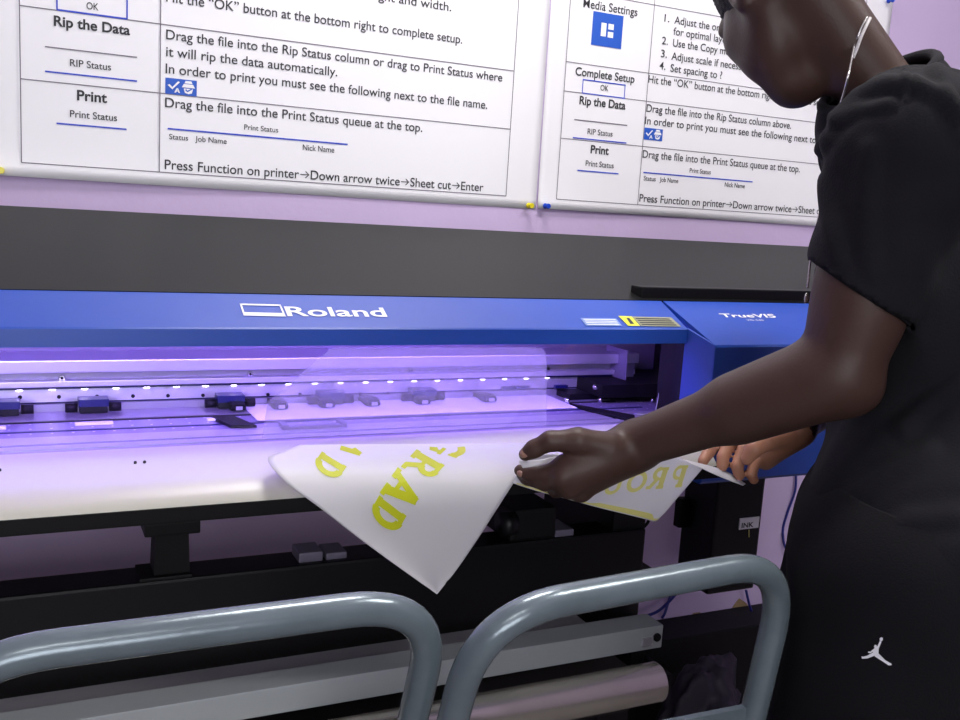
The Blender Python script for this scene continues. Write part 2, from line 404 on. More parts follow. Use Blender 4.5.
T('1.', 664, 21.5, 669, 7.6); T('Adjust the orientation', 674, 23.5, 747, 7.6); T('for optimal layout', 673, 34.7, 733, 7.6)
T('2.', 661.5, 44, 667.5, 7.6); T('Use the Copy menu', 672.5, 46.3, 736, 7.6)
T('3.', 660.5, 57, 666.5, 7.6); T('Adjust scale if necessary', 671, 59.5, 751, 7.6)
T('4.', 659, 69, 665, 7.6); T('Set spacing to ?', 670, 71.5, 721.5, 7.6)
T('Hit the \u201cOK\u201d button at the bottom right to complete setup.', 648, 82.6, 829, 7.6)
T('Drag the file into the Rip Status column above.', 646, 111.6, 790.5, 7.6)
T('In order to print you must see the following next to the file name.', 644.5, 124, 856, 7.6)
T('Drag the file into the Print Status queue at the top.', 642, 157.5, 799, 7.6)
T('Print Status', 689, 172.5, 710, 4.6); T('Status', 643, 180.3, 655, 4.6); T('Job Name', 659, 181.6, 677.5, 4.6); T('Nick Name', 724, 186.6, 744, 4.6)
pr.line(643, 171.8, 752, 1.2, 'blue')
arrows(pr, 638.5, 201.5, ['Press Function on printer', 'Down arrow twice', 'Sheet cut', 'Enter'], 846, 7.6)
tick_icon(pr, 644.3, 127.5, 662.7, 139.5)
qx0, qx1 = atY(560, 138, PY)[0], 1.80
for p in ((649, 4), (566, 61.5), (562.5, 90.7), (559, 138), (555, 199)): pr.hline(atY(*p, PY)[2], qx0, qx1, .0014)
zb = atY(555, 199, PY)[2]
for X in (qx0, atY(646, 100, PY)[0], qx1): pr.vline(X, zb, 1.86, .0014)
pr.done()
def pin(px, py, m, label):
    p = atY(px, py, PY-.004); r = thing('push_pin', label, 'push pin', p, 'push pins in the posters')
    o = MB().cyl((p[0], p[1]-.001, p[2]), (p[0], p[1]-.004, p[2]), .0058, .005, 16).cyl((p[0], p[1]-.004, p[2]), (p[0], p[1]-.013, p[2]), .0032, .0038, 16).cyl((p[0], p[1]-.013, p[2]), (p[0], p[1]-.0155, p[2]), .0055, .005, 16).build('pin_head', m, None)
    under(r, o)
    under(r, MB().cyl((p[0], p[1]-.001, p[2]), (p[0], WY+.004, p[2]), .0006, .0004, 8).build('pin_point', 'steel', None))
pin(528.5, 205.5, 'pin_y', 'yellow push pin in the lower right corner of the left poster')
pin(545, 206, 'pin_b', 'blue push pin in the lower left corner of the right poster')
pin(1, 170.5, 'pin_y', 'yellow push pin in the lower left corner of the left poster')
pin(888, 1, 'pin_b', 'blue push pin high on the right edge of the right poster, above the black collar')

# ------------------------------------------------------------------ wide format printer
XL, XR = -.62, 1.62
PRN = thing('wide_format_printer', 'long blue and black roll printer with violet lit opening, standing below the posters', 'printer', (.6, 1.35, 0))
def part(mb, name, m, parent=PRN, smooth=False, label=None, angle=None):
    return under(parent, mb.build(name, m, None, smooth, label, angle))
part(MB().prism_x([(1.222, 1.1735), (1.60, 1.258), (1.625, 1.252), (1.625, .93), (1.59, .93), (1.59, 1.236), (1.222, 1.156)], XL, XR), 'top_lid', 'lid', label='black glossy top lid')
part(MB().box(.872, 1.30, 1.232, 1.262, 1.170, 1.193, .003), 'lid_seam', 'blk')
# front hood, left of the seam at X=.905
SX = .905
part(MB().prism_x([(1.222, 1.1725), (1.152, 1.1395), (1.150, 1.1375), (1.150, 1.1168), (1.162, 1.1168), (1.162, 1.134), (1.222, 1.158)], XL, SX-.002), 'front_hood', 'blue', label='blue sloping hood')
# right cover
SC = MB()
prof = [(1.222, 1.1725), (1.111, 1.1203), (1.109, 1.117), (1.109, .912), (1.114, .907), (1.40, .907), (1.40, .92), (1.125, .92), (1.125, 1.112), (1.222, 1.158)]
SC.prism([(SX+.002 if y >= 1.2 and z > 1.1 else SX+.020, y, z) for y, z in prof], [(XR, y, z) for y, z in prof])
SC.box(XR-.012, XR, 1.11, 1.62, .907, 1.168)
part(SC, 'side_cover', 'blue', label='blue right end cover')
part(MB().prism([(SX-.001, 1.155, 1.1395), (SX+.0195, 1.110, 1.1195), (SX+.0195, 1.110, .912), (SX-.001, 1.155, .93)],
                [(SX+.003, 1.155, 1.1395), (SX+.0235, 1.110, 1.1195), (SX+.0235, 1.110, .912), (SX+.003, 1.155, .93)]), 'cover_cheek', 'blue')
part(MB().box(SX+.03, XR, 1.1065, 1.1095, 1.0, 1.003), 'cover_crease', 'bluepad')
# lettering on the hood slope: slope coordinates X and w (0 bottom edge .. 1 top edge)
def slope(x, w, lift=.0008):
    y0, z0, y1, z1 = 1.1515, 1.1393, 1.222, 1.1725
    return (x, y0+(y1-y0)*w - lift*.42, z0+(z1-z0)*w + lift*.9)
def slope_pt(px, py):                                # pixel to slope coordinates
    n = np.array([0, -(1.1725-1.1393), 1.222-1.1515]); p0 = np.array([0, 1.1515, 1.1393]); d = ray(px, py)
    t = ((p0-CAMP)@n)/(d@n); p = CAMP+d*t; return p[0], (p[1]-1.1515)/.0705
SLEN = .0779
def slope_text(fl, st, px0, py, px1, cap_m, bold=0.0):
    v, f = text_mesh(st, bold); X0, w0 = slope_pt(px0, py); X1 = slope_pt(px1, py+ (px1-px0)*.018)[0]
    wd = v[:, 0].max()-v[:, 0].min()
    fl.add(np.stack([X0+(v[:, 0]-v[:, 0].min())*(X1-X0)/wd, w0+v[:, 1]*cap_m/.69/SLEN], 1), f)
fl = Flat(); slope_text(fl, 'Roland', 287.5, 316.3, 388, .0215, .010)
part_logo = under(PRN, fl.build('maker_lettering', 'white', None, lambda x, w: slope(x, w)))
fl = Flat()
A0, A1 = slope_pt(239.5, 304), slope_pt(280.5, 305); B0, B1 = slope_pt(243.5, 316), slope_pt(286, 317)
def lerp(a, b, t): return (a[0]+(b[0]-a[0])*t, a[1]+(b[1]-a[1])*t)
def inner(s, t):                                     # point in the slanted emblem frame
    return lerp(lerp(A0, A1, s), lerp(B0, B1, s), t)
for (s0, t0, s1, t1) in ((0, 0, 1, .13), (0, .72, 1, 1), (0, 0, .045, 1), (.955, 0, 1, 1)):
    fl.add([inner(s0, t0), inner(s1, t0), inner(s1, t1), inner(s0, t1)], [(0, 1, 2, 3)])
under(PRN, fl.build('emblem', 'white', None, lambda x, w: slope(x, w)))
fl = Flat(); slope_text(fl, 'TrueVIS', 722, 317.5, 777, .010, .012)
slope_text(fl, 'VG-540', 747, 321, 764, .0035, .0)
under(PRN, fl.build('model_lettering', 'white', None, lambda x, w: slope(x, w)))
def label_quad(p, m, name, lift=.0009):
    f2 = Flat(); f2.add([slope_pt(*q) for q in p], [tuple(range(len(p)))])
    return under(PRN, f2.build(name, m, None, lambda x, w: slope(x, w, lift)))
label_quad([(580, 318.5), (616, 319), (622, 326.3), (586, 326)], 'lblue', 'caution_label')
f2 = Flat()
for k in range(4):
    yy = 319.7+k*1.7
    f2.add([slope_pt(583+k*1.3, yy), slope_pt(615+k*1.3, yy+.4), slope_pt(615.4+k*1.3, yy+1), slope_pt(583.4+k*1.3, yy+.6)], [(0, 1, 2, 3)])
under(PRN, f2.build('label_print', 'white', None, lambda x, w: slope(x, w, .0013)))
label_quad([(618, 316.3), (631.5, 316.8), (640, 326.5), (628, 326.2)], 'yel', 'warning_label')
label_quad([(632, 317), (671, 317.8), (681, 327), (641, 326.5)], 'olive', 'warning_text_label')
f2 = Flat()
for k in range(4):
    yy = 318.6+k*2.0
    f2.add([slope_pt(635+k*2, yy), slope_pt(669+k*2.2, yy+.6), slope_pt(670+k*2.2, yy+1.5), slope_pt(636+k*2, yy+.9)], [(0, 1, 2, 3)])
f2.add([slope_pt(626, 318.5), slope_pt(629, 318.6), slope_pt(634, 324.5), slope_pt(630, 324.4)], [(0, 1, 2, 3)])
under(PRN, f2.build('warning_print', 'ink', None, lambda x, w: slope(x, w, .0013)))
# bed and apron
part(MB().box(XL, 1.06, 1.165, 1.42, .955, .992), 'platen', 'platen')
for y0, y1, z in ((1.178, 1.196, .9935), (1.205, 1.240, .9930)):
    part(MB().box(XL, .92, y0, y1, .988, z), 'platen_strip', 'alu')
part(MB().box(XL, .92, 1.268, 1.2735, .99, .9928), 'cutter_groove', 'bluepad')
part(MB().box(XL, .92, 1.197, 1.200, .99, .9928), 'cutter_groove', 'bluepad')
apr = [(1.1635, .9935), (1.15, .993), (1.13, .9905), (1.11, .986), (1.09, .9795), (1.072, .9725), (1.060, .9655), (1.052, .9585), (1.050, .9545)]
part(MB().prism_x(apr + [(1.058, .9545), (1.078, .964), (1.10, .972), (1.1635, .980)], XL, .90), 'apron', 'cream', smooth=True, angle=40, label='cream curved front apron')
part(MB().box(XL, .915, 1.052, 1.20, .9355, .9545, .002), 'apron_rail', 'blk')
for x in (-.02, .118, .128):
    part(MB().cyl((x, 1.118, .9882), (x, 1.117, .9895), .0018, n=10), 'apron_screw', 'blk')
part(MB().box(XL, .90, 1.325, 1.40, .99, .9934), 'feed_plate', 'alu_d')
part(MB().box(XL, .90, 1.318, 1.3235, .99, .9928), 'cutter_groove', 'blk')
# clear front cover with a reflection put in as a milky patch behind it
part(MB().box(XL, .90, 1.153, 1.1555, .9965, 1.117), 'front_window', 'acrylic')
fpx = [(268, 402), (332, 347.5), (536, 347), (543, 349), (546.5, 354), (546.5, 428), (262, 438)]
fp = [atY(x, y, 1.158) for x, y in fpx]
part(MB().prism([(p[0], 1.158, max(p[2], .9975)) for p in fp], [(p[0], 1.1586, max(p[2], .9975)) for p in fp]), 'window_reflection', 'reflection_veil')
# carriage rails behind the opening
part(MB().box(XL, 1.14, 1.44, 1.45, .94, 1.15), 'rear_panel', 'mauve')
part(MB().box(XL, .97, 1.36, 1.44, 1.049, 1.066, .002), 'carriage_rail', 'alu')
part(MB().box(XL, .97, 1.383, 1.43, 1.0365, 1.0488), 'rail_slot', 'alu_d')
part(MB().box(XL, .97, 1.368, 1.43, 1.0285, 1.0363, .001), 'carriage_rail', 'alu')
part(MB().box(XL, .93, 1.374, 1.43, 1.0245, 1.0283), 'rail_slot', 'bluepad')
part(MB().box(XL, .86, 1.380, 1.43, 1.006, 1.0243), 'clamp_bar', 'alu')
part(MB().box(XL, .90, 1.383, 1.43, 1.0035, 1.0058), 'rail_slot', 'bluepad')
part(MB().box(XL, .86, 1.378, 1.43, .992, 1.0033), 'feed_guide', 'alu_d')
for px, py in ((62, 378), (250, 374), (410, 371), (548, 369)):
    p = atY(px, py, 1.381)
    o = part(MB().cyl((p[0], 1.383, p[2]), (p[0], 1.379, p[2]), .0042, .0036, 20), 'rail_screw', 'steel')
    under(o, MB().cyl((p[0], 1.3792, p[2]), (p[0], 1.3785, p[2]), .0019, n=6).build('socket', 'blk', None))
for px in (20, 59, 97, 133, 168, 203, 237, 268, 300, 330, 360, 388, 416, 443, 470):
    p = atY(px, 397.3-(px-20)*.0105, 1.379)
    part(MB().cyl((p[0], 1.381, p[2]), (p[0], 1.3785, p[2]), .0026, n=12), 'clamp_bolt', 'blk')
# white lamps in a row under the rail
for k in range(26):
    x = -.12+k*.040
    if x > .80: break
    part(MB().ball((x, 1.3785, 1.0232), .0016, (2.6, 1, .7), 12), 'lamp', 'led2', smooth=True)
# pinch rollers
def pinch(px, full):
    x = atY(px, 405.5-px*.017, 1.37)[0]
    o = thing('pinch_roller', '', '', (x, 1.37, 1.0)); del o['label']; del o['category']; under(PRN, o)
    def pp(mb, n, m, sm=False): return under(o, mb.build(n, m, None, sm))
    if full:
        pp(MB().box(x-.019, x+.019, 1.352, 1.378, 1.0035, 1.0135, .001), 'cover_plate', 'bluepad')
        pp(MB().box(x-.0175, x+.0175, 1.354, 1.378, .995, 1.0033, .0008), 'holder', 'blksheen')
        for s in (-1, 1):
            pp(MB().cyl((x+s*.020, 1.362, 1.0012), (x+s*.035, 1.362, 1.0012), .0062, n=20), 'roller_end', 'blk', True)
    return o
def arm(px, dz=0):
    x = atY(px, 414-px*.018, 1.345)[0]
    o = thing('roller_arm', '', '', (x, 1.345, .99)); del o['label']; del o['category']; under(PRN, o)
    def pp(mb, n, m, sm=False): return under(o, mb.build(n, m, None, sm))
    pp(MB().prism_x([(1.378, 1.003), (1.378, .997), (1.345, .9945), (1.334, .9955), (1.330, 1.0), (1.336, 1.004), (1.35, 1.0055)], x-.010, x+.010, .001), 'arm', 'blksheen')
    pp(MB().cyl((x-.007, 1.338, .9985), (x+.007, 1.338, .9985), .0048, n=20), 'wheel', 'alu_d', True)
    pp(MB().box(x-.0045, x+.0045, 1.3285, 1.3305, .9975, 1.0025), 'clip', 'alu')
for px in (4, 93, 229, 329, 421): pinch(px, True)
for px in (237, 279, 326, 371, 421, 487): arm(px)
for px in (508, 522, 560): 
    x = atY(px, 391, 1.377)[0]; part(MB().box(x-.012, x+.012, 1.372, 1.379, 1.006, 1.011), 'pressure_plate', 'bluepad')
# edge clamps for the vinyl
def clamp(px0, px1, py, m='blksheen'):
    a = atZ(px0, py, .994); b = atZ(px1, py-2, .994)
    o = part(MB().box(a[0], b[0], a[1]-.002, a[1]+.008, .9925, .9955, .0006), 'media_clamp', m); return o
a = atZ(232, 426, .994)
part(MB().prism([(a[0]-.018, a[1]+.05, .9925), (a[0]-.002, a[1]-.005, .9925), (a[0]+.030, a[1]-.012, .9925), (a[0]+.012, a[1]+.05, .9925)],
                [(a[0]-.018, a[1]+.05, .9965), (a[0]-.002, a[1]-.005, .9965), (a[0]+.030, a[1]-.012, .9965), (a[0]+.012, a[1]+.05, .9965)]), 'media_clamp', 'blk')
clamp(75, 113, 424.5, 'white'); clamp(-6, 6, 428.5, 'white'); clamp(207, 226, 420, 'white')
a, b = atZ(282, 428, .995), atZ(343, 424, .995)
o = part(MB().box(a[0], b[0], a[1]-.004, a[1]+.003, .9932, .9975, .0006), 'media_guide', 'mauve')
for x in (a[0], b[0]-.006):
    under(o, MB().box(x, x+.008, a[1]-.005, a[1]+.02, .9932, .9995, .0006).build('guide_tab', 'mauve', None))
a, b = atZ(585, 410, .994), atZ(622, 419, .994)
part(MB().prism([(a[0]-.005, a[1]+.04, .9926), (a[0], a[1], .9926), (b[0], b[1]-.015, .9926), (b[0]+.03, b[1]+.01, .9926)],
                [(a[0]-.005, a[1]+.04, .997), (a[0], a[1], .997), (b[0], b[1]-.015, .997), (b[0]+.03, b[1]+.01, .997)]), 'media_clamp', 'blk')
# right hand chamber
part(MB().box(.86, 1.14, 1.30, 1.43, 1.003, 1.0245), 'cap_station', 'blk')
part(MB().box(.82, 1.14, 1.335, 1.43, .9925, 1.003), 'cap_station', 'blksheen')
part(MB().box(1.06, 1.14, 1.20, 1.44, .93, 1.14), 'chamber_wall', 'blk')
part(MB().box(SX+.001, SX+.006, 1.157, 1.215, .93, 1.125), 'inner_cheek', 'blk')
a, b = atY(668.5, 346, 1.21), atY(655, 414, 1.21)
part(MB().tube([tuple(a), tuple(b), (b[0]-.035, 1.23, b[2]-.003)], .0010, 8), 'cheek_edge', 'alu')
p = atY(629, 375, 1.35)
o = part(MB().box(p[0]-.018, p[0]-.0155, 1.335, 1.40, p[2]-.05, p[2]+.045), 'carriage_bracket', 'mauve')
under(o, MB().box(p[0]-.0155, p[0]+.020, 1.365, 1.37, p[2]-.036, p[2]+.02).build('bracket_plate', 'mauve', None))
for dx, dz, rr in ((-.004, -.030, .008), (.010, -.036, .006), (.004, -.012, .005), (-.006, -.046, .006), (.014, -.05, .005)):
    under(o, MB().cyl((p[0]+dx, 1.362, p[2]+dz), (p[0]+dx, 1.352, p[2]+dz), rr, rr*.8, 16).build('bracket_fitting', 'steel', None, True))
for px, py in ((651, 400), (634, 412), (640, 414), (599, 400), (566, 400), (594, 387)):
    q = atY(px, py, 1.33 if py > 405 else 1.298)
    part(MB().cyl((q[0], q[1], q[2]), (q[0]+.001, q[1]-.006, q[2]), .004, .003, 14), 'chamber_screw', 'steel', smooth=True)
# violet light strip under the hood
part(MB().box(XL, .88, 1.185, 1.205, 1.146, 1.150), 'light_strip', 'led')
# stand
part(MB().box(XL, .895, 1.195, 1.252, .50, .812, .004), 'front_beam', 'blksheen', label='black beam below the apron')
part(MB().box(.835, .897, 1.20, 1.42, .0, .94, .004), 'stand_leg', 'blk')
part(MB().box(XL, XL+.06, 1.20, 1.42, .0, .94, .004), 'stand_leg', 'blk')
for x in (.866, XL+.03):
    part(MB().box(x-.04, x+.04, .98, 1.62, .0, .06, .01), 'stand_foot', 'blk')
xs = .172
part(MB().box(xs-.034, xs+.034, 1.20, 1.25, .868, .886, .003), 'support_post', 'blk')
part(MB().prism([(xs-.022, 1.205, .81), (xs+.022, 1.205, .81), (xs+.022, 1.245, .81), (xs-.022, 1.245, .81)],
                [(xs-.018, 1.205, .937), (xs+.018, 1.205, .937), (xs+.018, 1.245, .937), (xs-.018, 1.245, .937)]), 'support_post', 'blk')
part(MB().box(xs-.04, xs+.024, 1.197, 1.25, .81, .816, .002), 'post_base', 'blk')
for px0, px1 in ((298, 322), (325, 346)):
    a = atY(px0, 558, 1.21); b = atY(px1, 555, 1.21)
    part(MB().box(a[0], b[0], 1.205, 1.245, .811, a[2]+.008, .003), 'beam_clip', 'mauve')
a, b = atY(503, 545, 1.22), atY(562, 508, 1.22)
part(MB().box(a[0], b[0]-.02, 1.20, 1.30, .81, b[2]+.01, .006), 'feed_motor', 'blk')
o = part(MB().cyl((a[0]+.004, 1.198, .842), (a[0]-.02, 1.198, .842), .018, n=24), 'motor_gear', 'blksheen', smooth=True)
part(MB().box(b[0]-.02, b[0]+.012, 1.20, 1.25, .81, .822, .002), 'motor_bracket', 'mauve')
# aluminium take-up bar with the end cap
a, b = atY(663.5, 625, 1.05), atY(663, 647, 1.05)
zt, zbm, xe = a[2], b[2], a[0]
o = part(MB().box(XL, xe, 1.05, 1.092, zbm, zt, .0015), 'take_up_bar', 'bar', label='grey metal bar')
part(MB().box(XL, xe-.10, 1.097, 1.13, zt-.012, zt-.004), 'take_up_tray', 'alu_d')
q = atY(646.5, 641, 1.05)
under(o, MB().box(q[0]-.009, q[0]+.009, 1.046, 1.051, q[2]-.006, q[2]+.006, .001).build('port', 'alu', None))
q = atY(656.5, 637, 1.05)
under(o, MB().cyl((q[0], 1.047, q[2]), (q[0], 1.051, q[2]), .0062, n=20).build('cap_hole', 'blk', None))
for x in (XL+.03, .80):
    part(MB().box(x-.012, x+.012, 1.06, 1.20, zbm-.03, zbm+.004, .002), 'take_up_bracket', 'blk')
# roll below
q = atY(659, 681, 1.02)
ROL = thing('media_roll', 'shiny silver roll lying below the grey bar of the printer', 'roll', (.3, 1.02, q[2]))
under(ROL, MB().cyl((XL+.05, 1.02, q[2]), (q[0]-.004, 1.02, q[2]), .0275, n=48).build('wound_roll', 'roll', None, True))
under(ROL, MB().cyl((XL+.03, 1.02, q[2]), (q[0]+.0055, 1.02, q[2]), .015, n=32).build('core_tube', 'blk', None, True))
part(MB().box(q[0]+.006, q[0]+.016, 1.012, 1.21, q[2]-.016, q[2]+.012, .003), 'roll_holder', 'blk')
part(MB().box(XL+.01, XL+.029, 1.0, 1.21, q[2]-.03, q[2]+.03, .003), 'roll_holder', 'blk')
part(MB().box(.84, .885, 1.15, 1.198, q[2]-.02, .67, .003), 'holder_arm', 'blk')
# vinyl left on the bed
v = []; f = []; xa, xb = .292, .80; ys = [1.268, 1.29, 1.32, 1.35, 1.372]; n = 20
MW = MB(); 
MW.prism_x([(1.276, .9937), (1.376, .9940), (1.376, .9946), (1.276, .9943)], xa, xb)
tag(MW.build('vinyl_web', 'vinyl', None), 'white vinyl still lying on the perforated bed under the pinch rollers', 'vinyl')
# ink waste tank hung below the right cover
tank = thing('waste_tank', 'black box hanging under the right end cover, small white label on its front', 'tank', (1.24, 1.47, .60))
a, b = atY(714, 530, 1.40), atY(760, 530, 1.40)
zt0 = .905; zl = atY(735, 591, 1.40)[2]
under(tank, MB().box(a[0], b[0], 1.40, 1.50, zl, zt0, .005).build('tank_body', 'blksheen', None))
c = atY(682, 512, 1.49)
under(tank, MB().box(c[0]-.012, a[0], 1.48, 1.50, c[2]-.03, c[2]+.03, .003).build('side_bracket', 'blk', None))
p0, p1 = atY(740, 518.5, 1.398), atY(758, 527.5, 1.398)
lb = under(tank, MB().box(p0[0], p1[0], 1.397, 1.4, p1[2], p0[2]).build('tank_label', 'paper', None))
v_, f_ = text_mesh('INK', .02); fl = Flat(); k = (p1[0]-p0[0])*.62/(v_[:, 0].max()-v_[:, 0].min())
fl.add(np.stack([p0[0]+.004+v_[:, 0]*k, p1[2]+.0035+v_[:, 1]*k*.8], 1), f_)
under(lb, fl.build('label_text', 'ink', None, lambda x, z: (x, 1.3965, z)))
under(tank, MB().cyl(tuple(atY(749, 530, 1.398)), tuple(atY(749, 537, 1.398)), .0012, n=8).build('label_tie', 'green_p', None))
# bracket shelf behind the leg
a, b = atY(646, 560, 1.45), atY(663, 566, 1.38)
part(MB().box(a[0]-.10, b[0], 1.38, 1.45, a[2]-.008, a[2], .001), 'side_shelf', 'blk')
q = [atY(645, 500, 1.42), atY(649, 506, 1.42), atY(650, 514, 1.42), atY(648, 522, 1.42), atY(644, 527, 1.42)]
tag(MB().tube(spline([tuple(p) for p in q]), .003, 10).build('cable_loop', 'blk', None, True), 'black cable bulging out beside the printer leg', 'cable')
# blue cables on the wall
def cable(pix, Y, label, r=.0032, name='cable', m='cable'):
    pts = [atY(x, y, Y) for x, y in pix]
    pts = [(p[0], p[1]-.004*math.sin(i*1.7), p[2]) for i, p in enumerate(pts)]
    tag(MB().tube(spline(pts), r, 10).build(name, m, None, True), label, 'cable', 'cables along the wall')
cable([(640, 618), (656, 611), (670, 601), (682, 588), (692, 572), (698, 552), (700, 520), (700, 480), (702, 455)], 1.70, 'blue cable sweeping down to the left below the black box', .0036)
cable([(662, 618), (664, 612), (670, 598), (677, 583), (684, 565), (688, 540), (690, 505), (692, 460)], 1.735, 'blue cable crossing behind the other, falling steeply to the low black cabinet', .0034)
cable([(746, 590), (748, 603), (751, 609), (753, 613)], 1.715, 'thin dark blue cable dangling from under the black box', .0032)
cable([(796, 470), (794, 490), (788, 512), (784, 530), (784, 545), (788, 552)], 1.744, 'thin dark blue cable hanging on the wall beside the black shorts', .0030)
# low cabinet along the wall
zc = atY(715, 610, WY)[2]
cab = thing('low_cabinet', 'low black cabinet along the wall under the printer', 'cabinet', (1.2, WY-.05, 0))
under(cab, MB().box(.9, 3.0, WY-.09, WY-.004, .0, zc-.012, .003).build('carcass', 'blk', None))
under(cab, MB().box(.9, 3.0, WY-.10, WY-.003, zc-.012, zc, .003).build('cabinet_top', 'skirting', None))
# crumpled bag on the floor in front of the low cabinet
c = atY(714, 668, 1.50)
bb = bmesh.new(); bmesh.ops.create_icosphere(bb, subdivisions=5, radius=1)
for v in bb.verts:
    p = v.co.copy(); k = 1+.34*noise.noise(p*1.6+Vector((2, 5, 1)))+.22*noise.noise(p*3.3)+.10*noise.noise(p*8)
    h = max(-1, min(1, p.z)); v.co = Vector((c[0]+p.x*.115*k*(1-.1*h), 1.52+p.y*.07*k, max(.003, (c[2]+.015)*(.5+.5*h*(.45+.55*k)))))
mb = MB(); mb.add(bb); tag(mb.build('crumpled_bag', 'bagm', None, True), 'crumpled dark bag in the dark below the black box, behind the right chair', 'bag')
# ------------------------------------------------------------------ printed sheet held by the person
def build_sheet():
    V = []; Fc = []
    def patch(fn, nu, nv):
        base = len(V)
        for j in range(nv+1):
            for i in range(nu+1): V.append(Vector(fn(i/nu, j/nv)))
        for j in range(nv):
            for i in range(nu):
                a = base+j*(nu+1)+i; Fc.append((a, a+1, a+nu+2, a+nu+1))
    me = bpy.data.meshes.new('vinyl')
    patch(front, 40, 60); patch(right, 40, 24); patch(sliver, 10, 4); patch(curl, 16, 5)
    me.from_pydata([tuple(v) for v in V], [], Fc); me.update()
    b = bmesh.new(); b.from_mesh(me); bmesh.ops.remove_doubles(b, verts=b.verts[:], dist=.0012); bmesh.ops.recalc_face_normals(b, faces=b.faces[:]); b.to_mesh(me); b.free()
    o = link('vinyl', me, 'sheet', None, True)
    sm = o.modifiers.new('thick', 'SOLIDIFY'); sm.thickness = .0007; sm.offset = 0
    return o
def pl_interp(tab, x):
    for (a, va), (b, vb) in zip(tab, tab[1:]):
        if x <= b:
            t = min(1, max(0, (x-a)/(b-a))); return va+(vb-va)*t
    return tab[-1][1]
def catm(pts, t):
    n = len(pts)-1; i = min(int(t*n), n-1); s = t*n-i
    P = [np.array(p, float) for p in pts]; a = P[i-1] if i else 2*P[0]-P[1]; b, c = P[i], P[i+1]; d = P[i+2] if i+2 <= n else 2*P[n]-P[n-1]
    return .5*((2*b)+(c-a)*s+(2*a-5*b+4*c-d)*s*s+(3*b-a-3*c+d)*s**3)
YT = [(430, 1.145), (442, 1.112), (452, 1.086), (462, 1.064), (472, 1.047), (482, 1.038), (494, 1.030), (510, 1.024), (550, 1.013), (610, .998)]
def YTs(y): return sum(pl_interp(YT, y+k) for k in range(-12, 13, 2))/13
LFT = [(300, 445), (284, 451.5), (268, 459.5), (286, 482), (320, 508), (360, 539), (400, 568), (437, 594)]
RGT = [(527, 443), (529, 453), (525, 467), (513, 484), (495, 512), (475, 543), (455, 572), (437, 594)]
def front_px(u, v):
    a = catm(LFT, v); b = catm(RGT, v); return a+(b-a)*u
def front(u, v):
    p = front_px(u, v); Y = YTs(p[1])
    Y -= .007*u*math.sin(PI*min(1, v/.8))**2
    Y += .006*math.sin(PI*u)*v
    return atY(p[0], p[1], Y)
RT = [(527, 455), (560, 455), (600, 470), (622, 462), (645, 457), (668, 455), (690, 463), (702, 469)]
RB = [(512, 483), (540, 492), (570, 500), (600, 508), (625, 514), (645, 519), (655, 521.5), (662, 516)]
def right(u, v):
    a = catm(RT, u); b = catm(RB, u); p = a+(b-a)*v
    d = 1.148+.045*u+.012*math.sin(PI*v)*u-.004*v
    if u < .12 and v > .6: d -= (1-u/.12)*.002
    return D(p[0], p[1], d)
def sliver(u, v):
    a = np.array([519, 461.5])+(np.array([556, 456.0])-np.array([519, 461.5]))*u; b = np.array([523, 468.0])+(np.array([557, 461.0])-np.array([523, 468.0]))*u
    m = math.sin(PI*u)*1.0; p = a+(b-a)*v; return D(p[0], p[1]+m, 1.108+.03*u)
def curl(u, v):
    top = [(683, 459.5), (700, 463.5), (717, 468), (731, 474), (745.5, 484)]
    bot = [(690, 463.5), (702, 468.5), (714, 474), (728, 480), (743, 485.5)]
    a = catm(top, u); b = catm(bot, u); p = a+(b-a)*v; return D(p[0], p[1], 1.193-.012*v+.004*u)
SHEET = thing('printed_sheet', 'cut white vinyl sheet printed with yellow-green letters, hanging from both hands over the apron', 'vinyl sheet', atY(437, 594, 1.0))
under(SHEET, build_sheet())
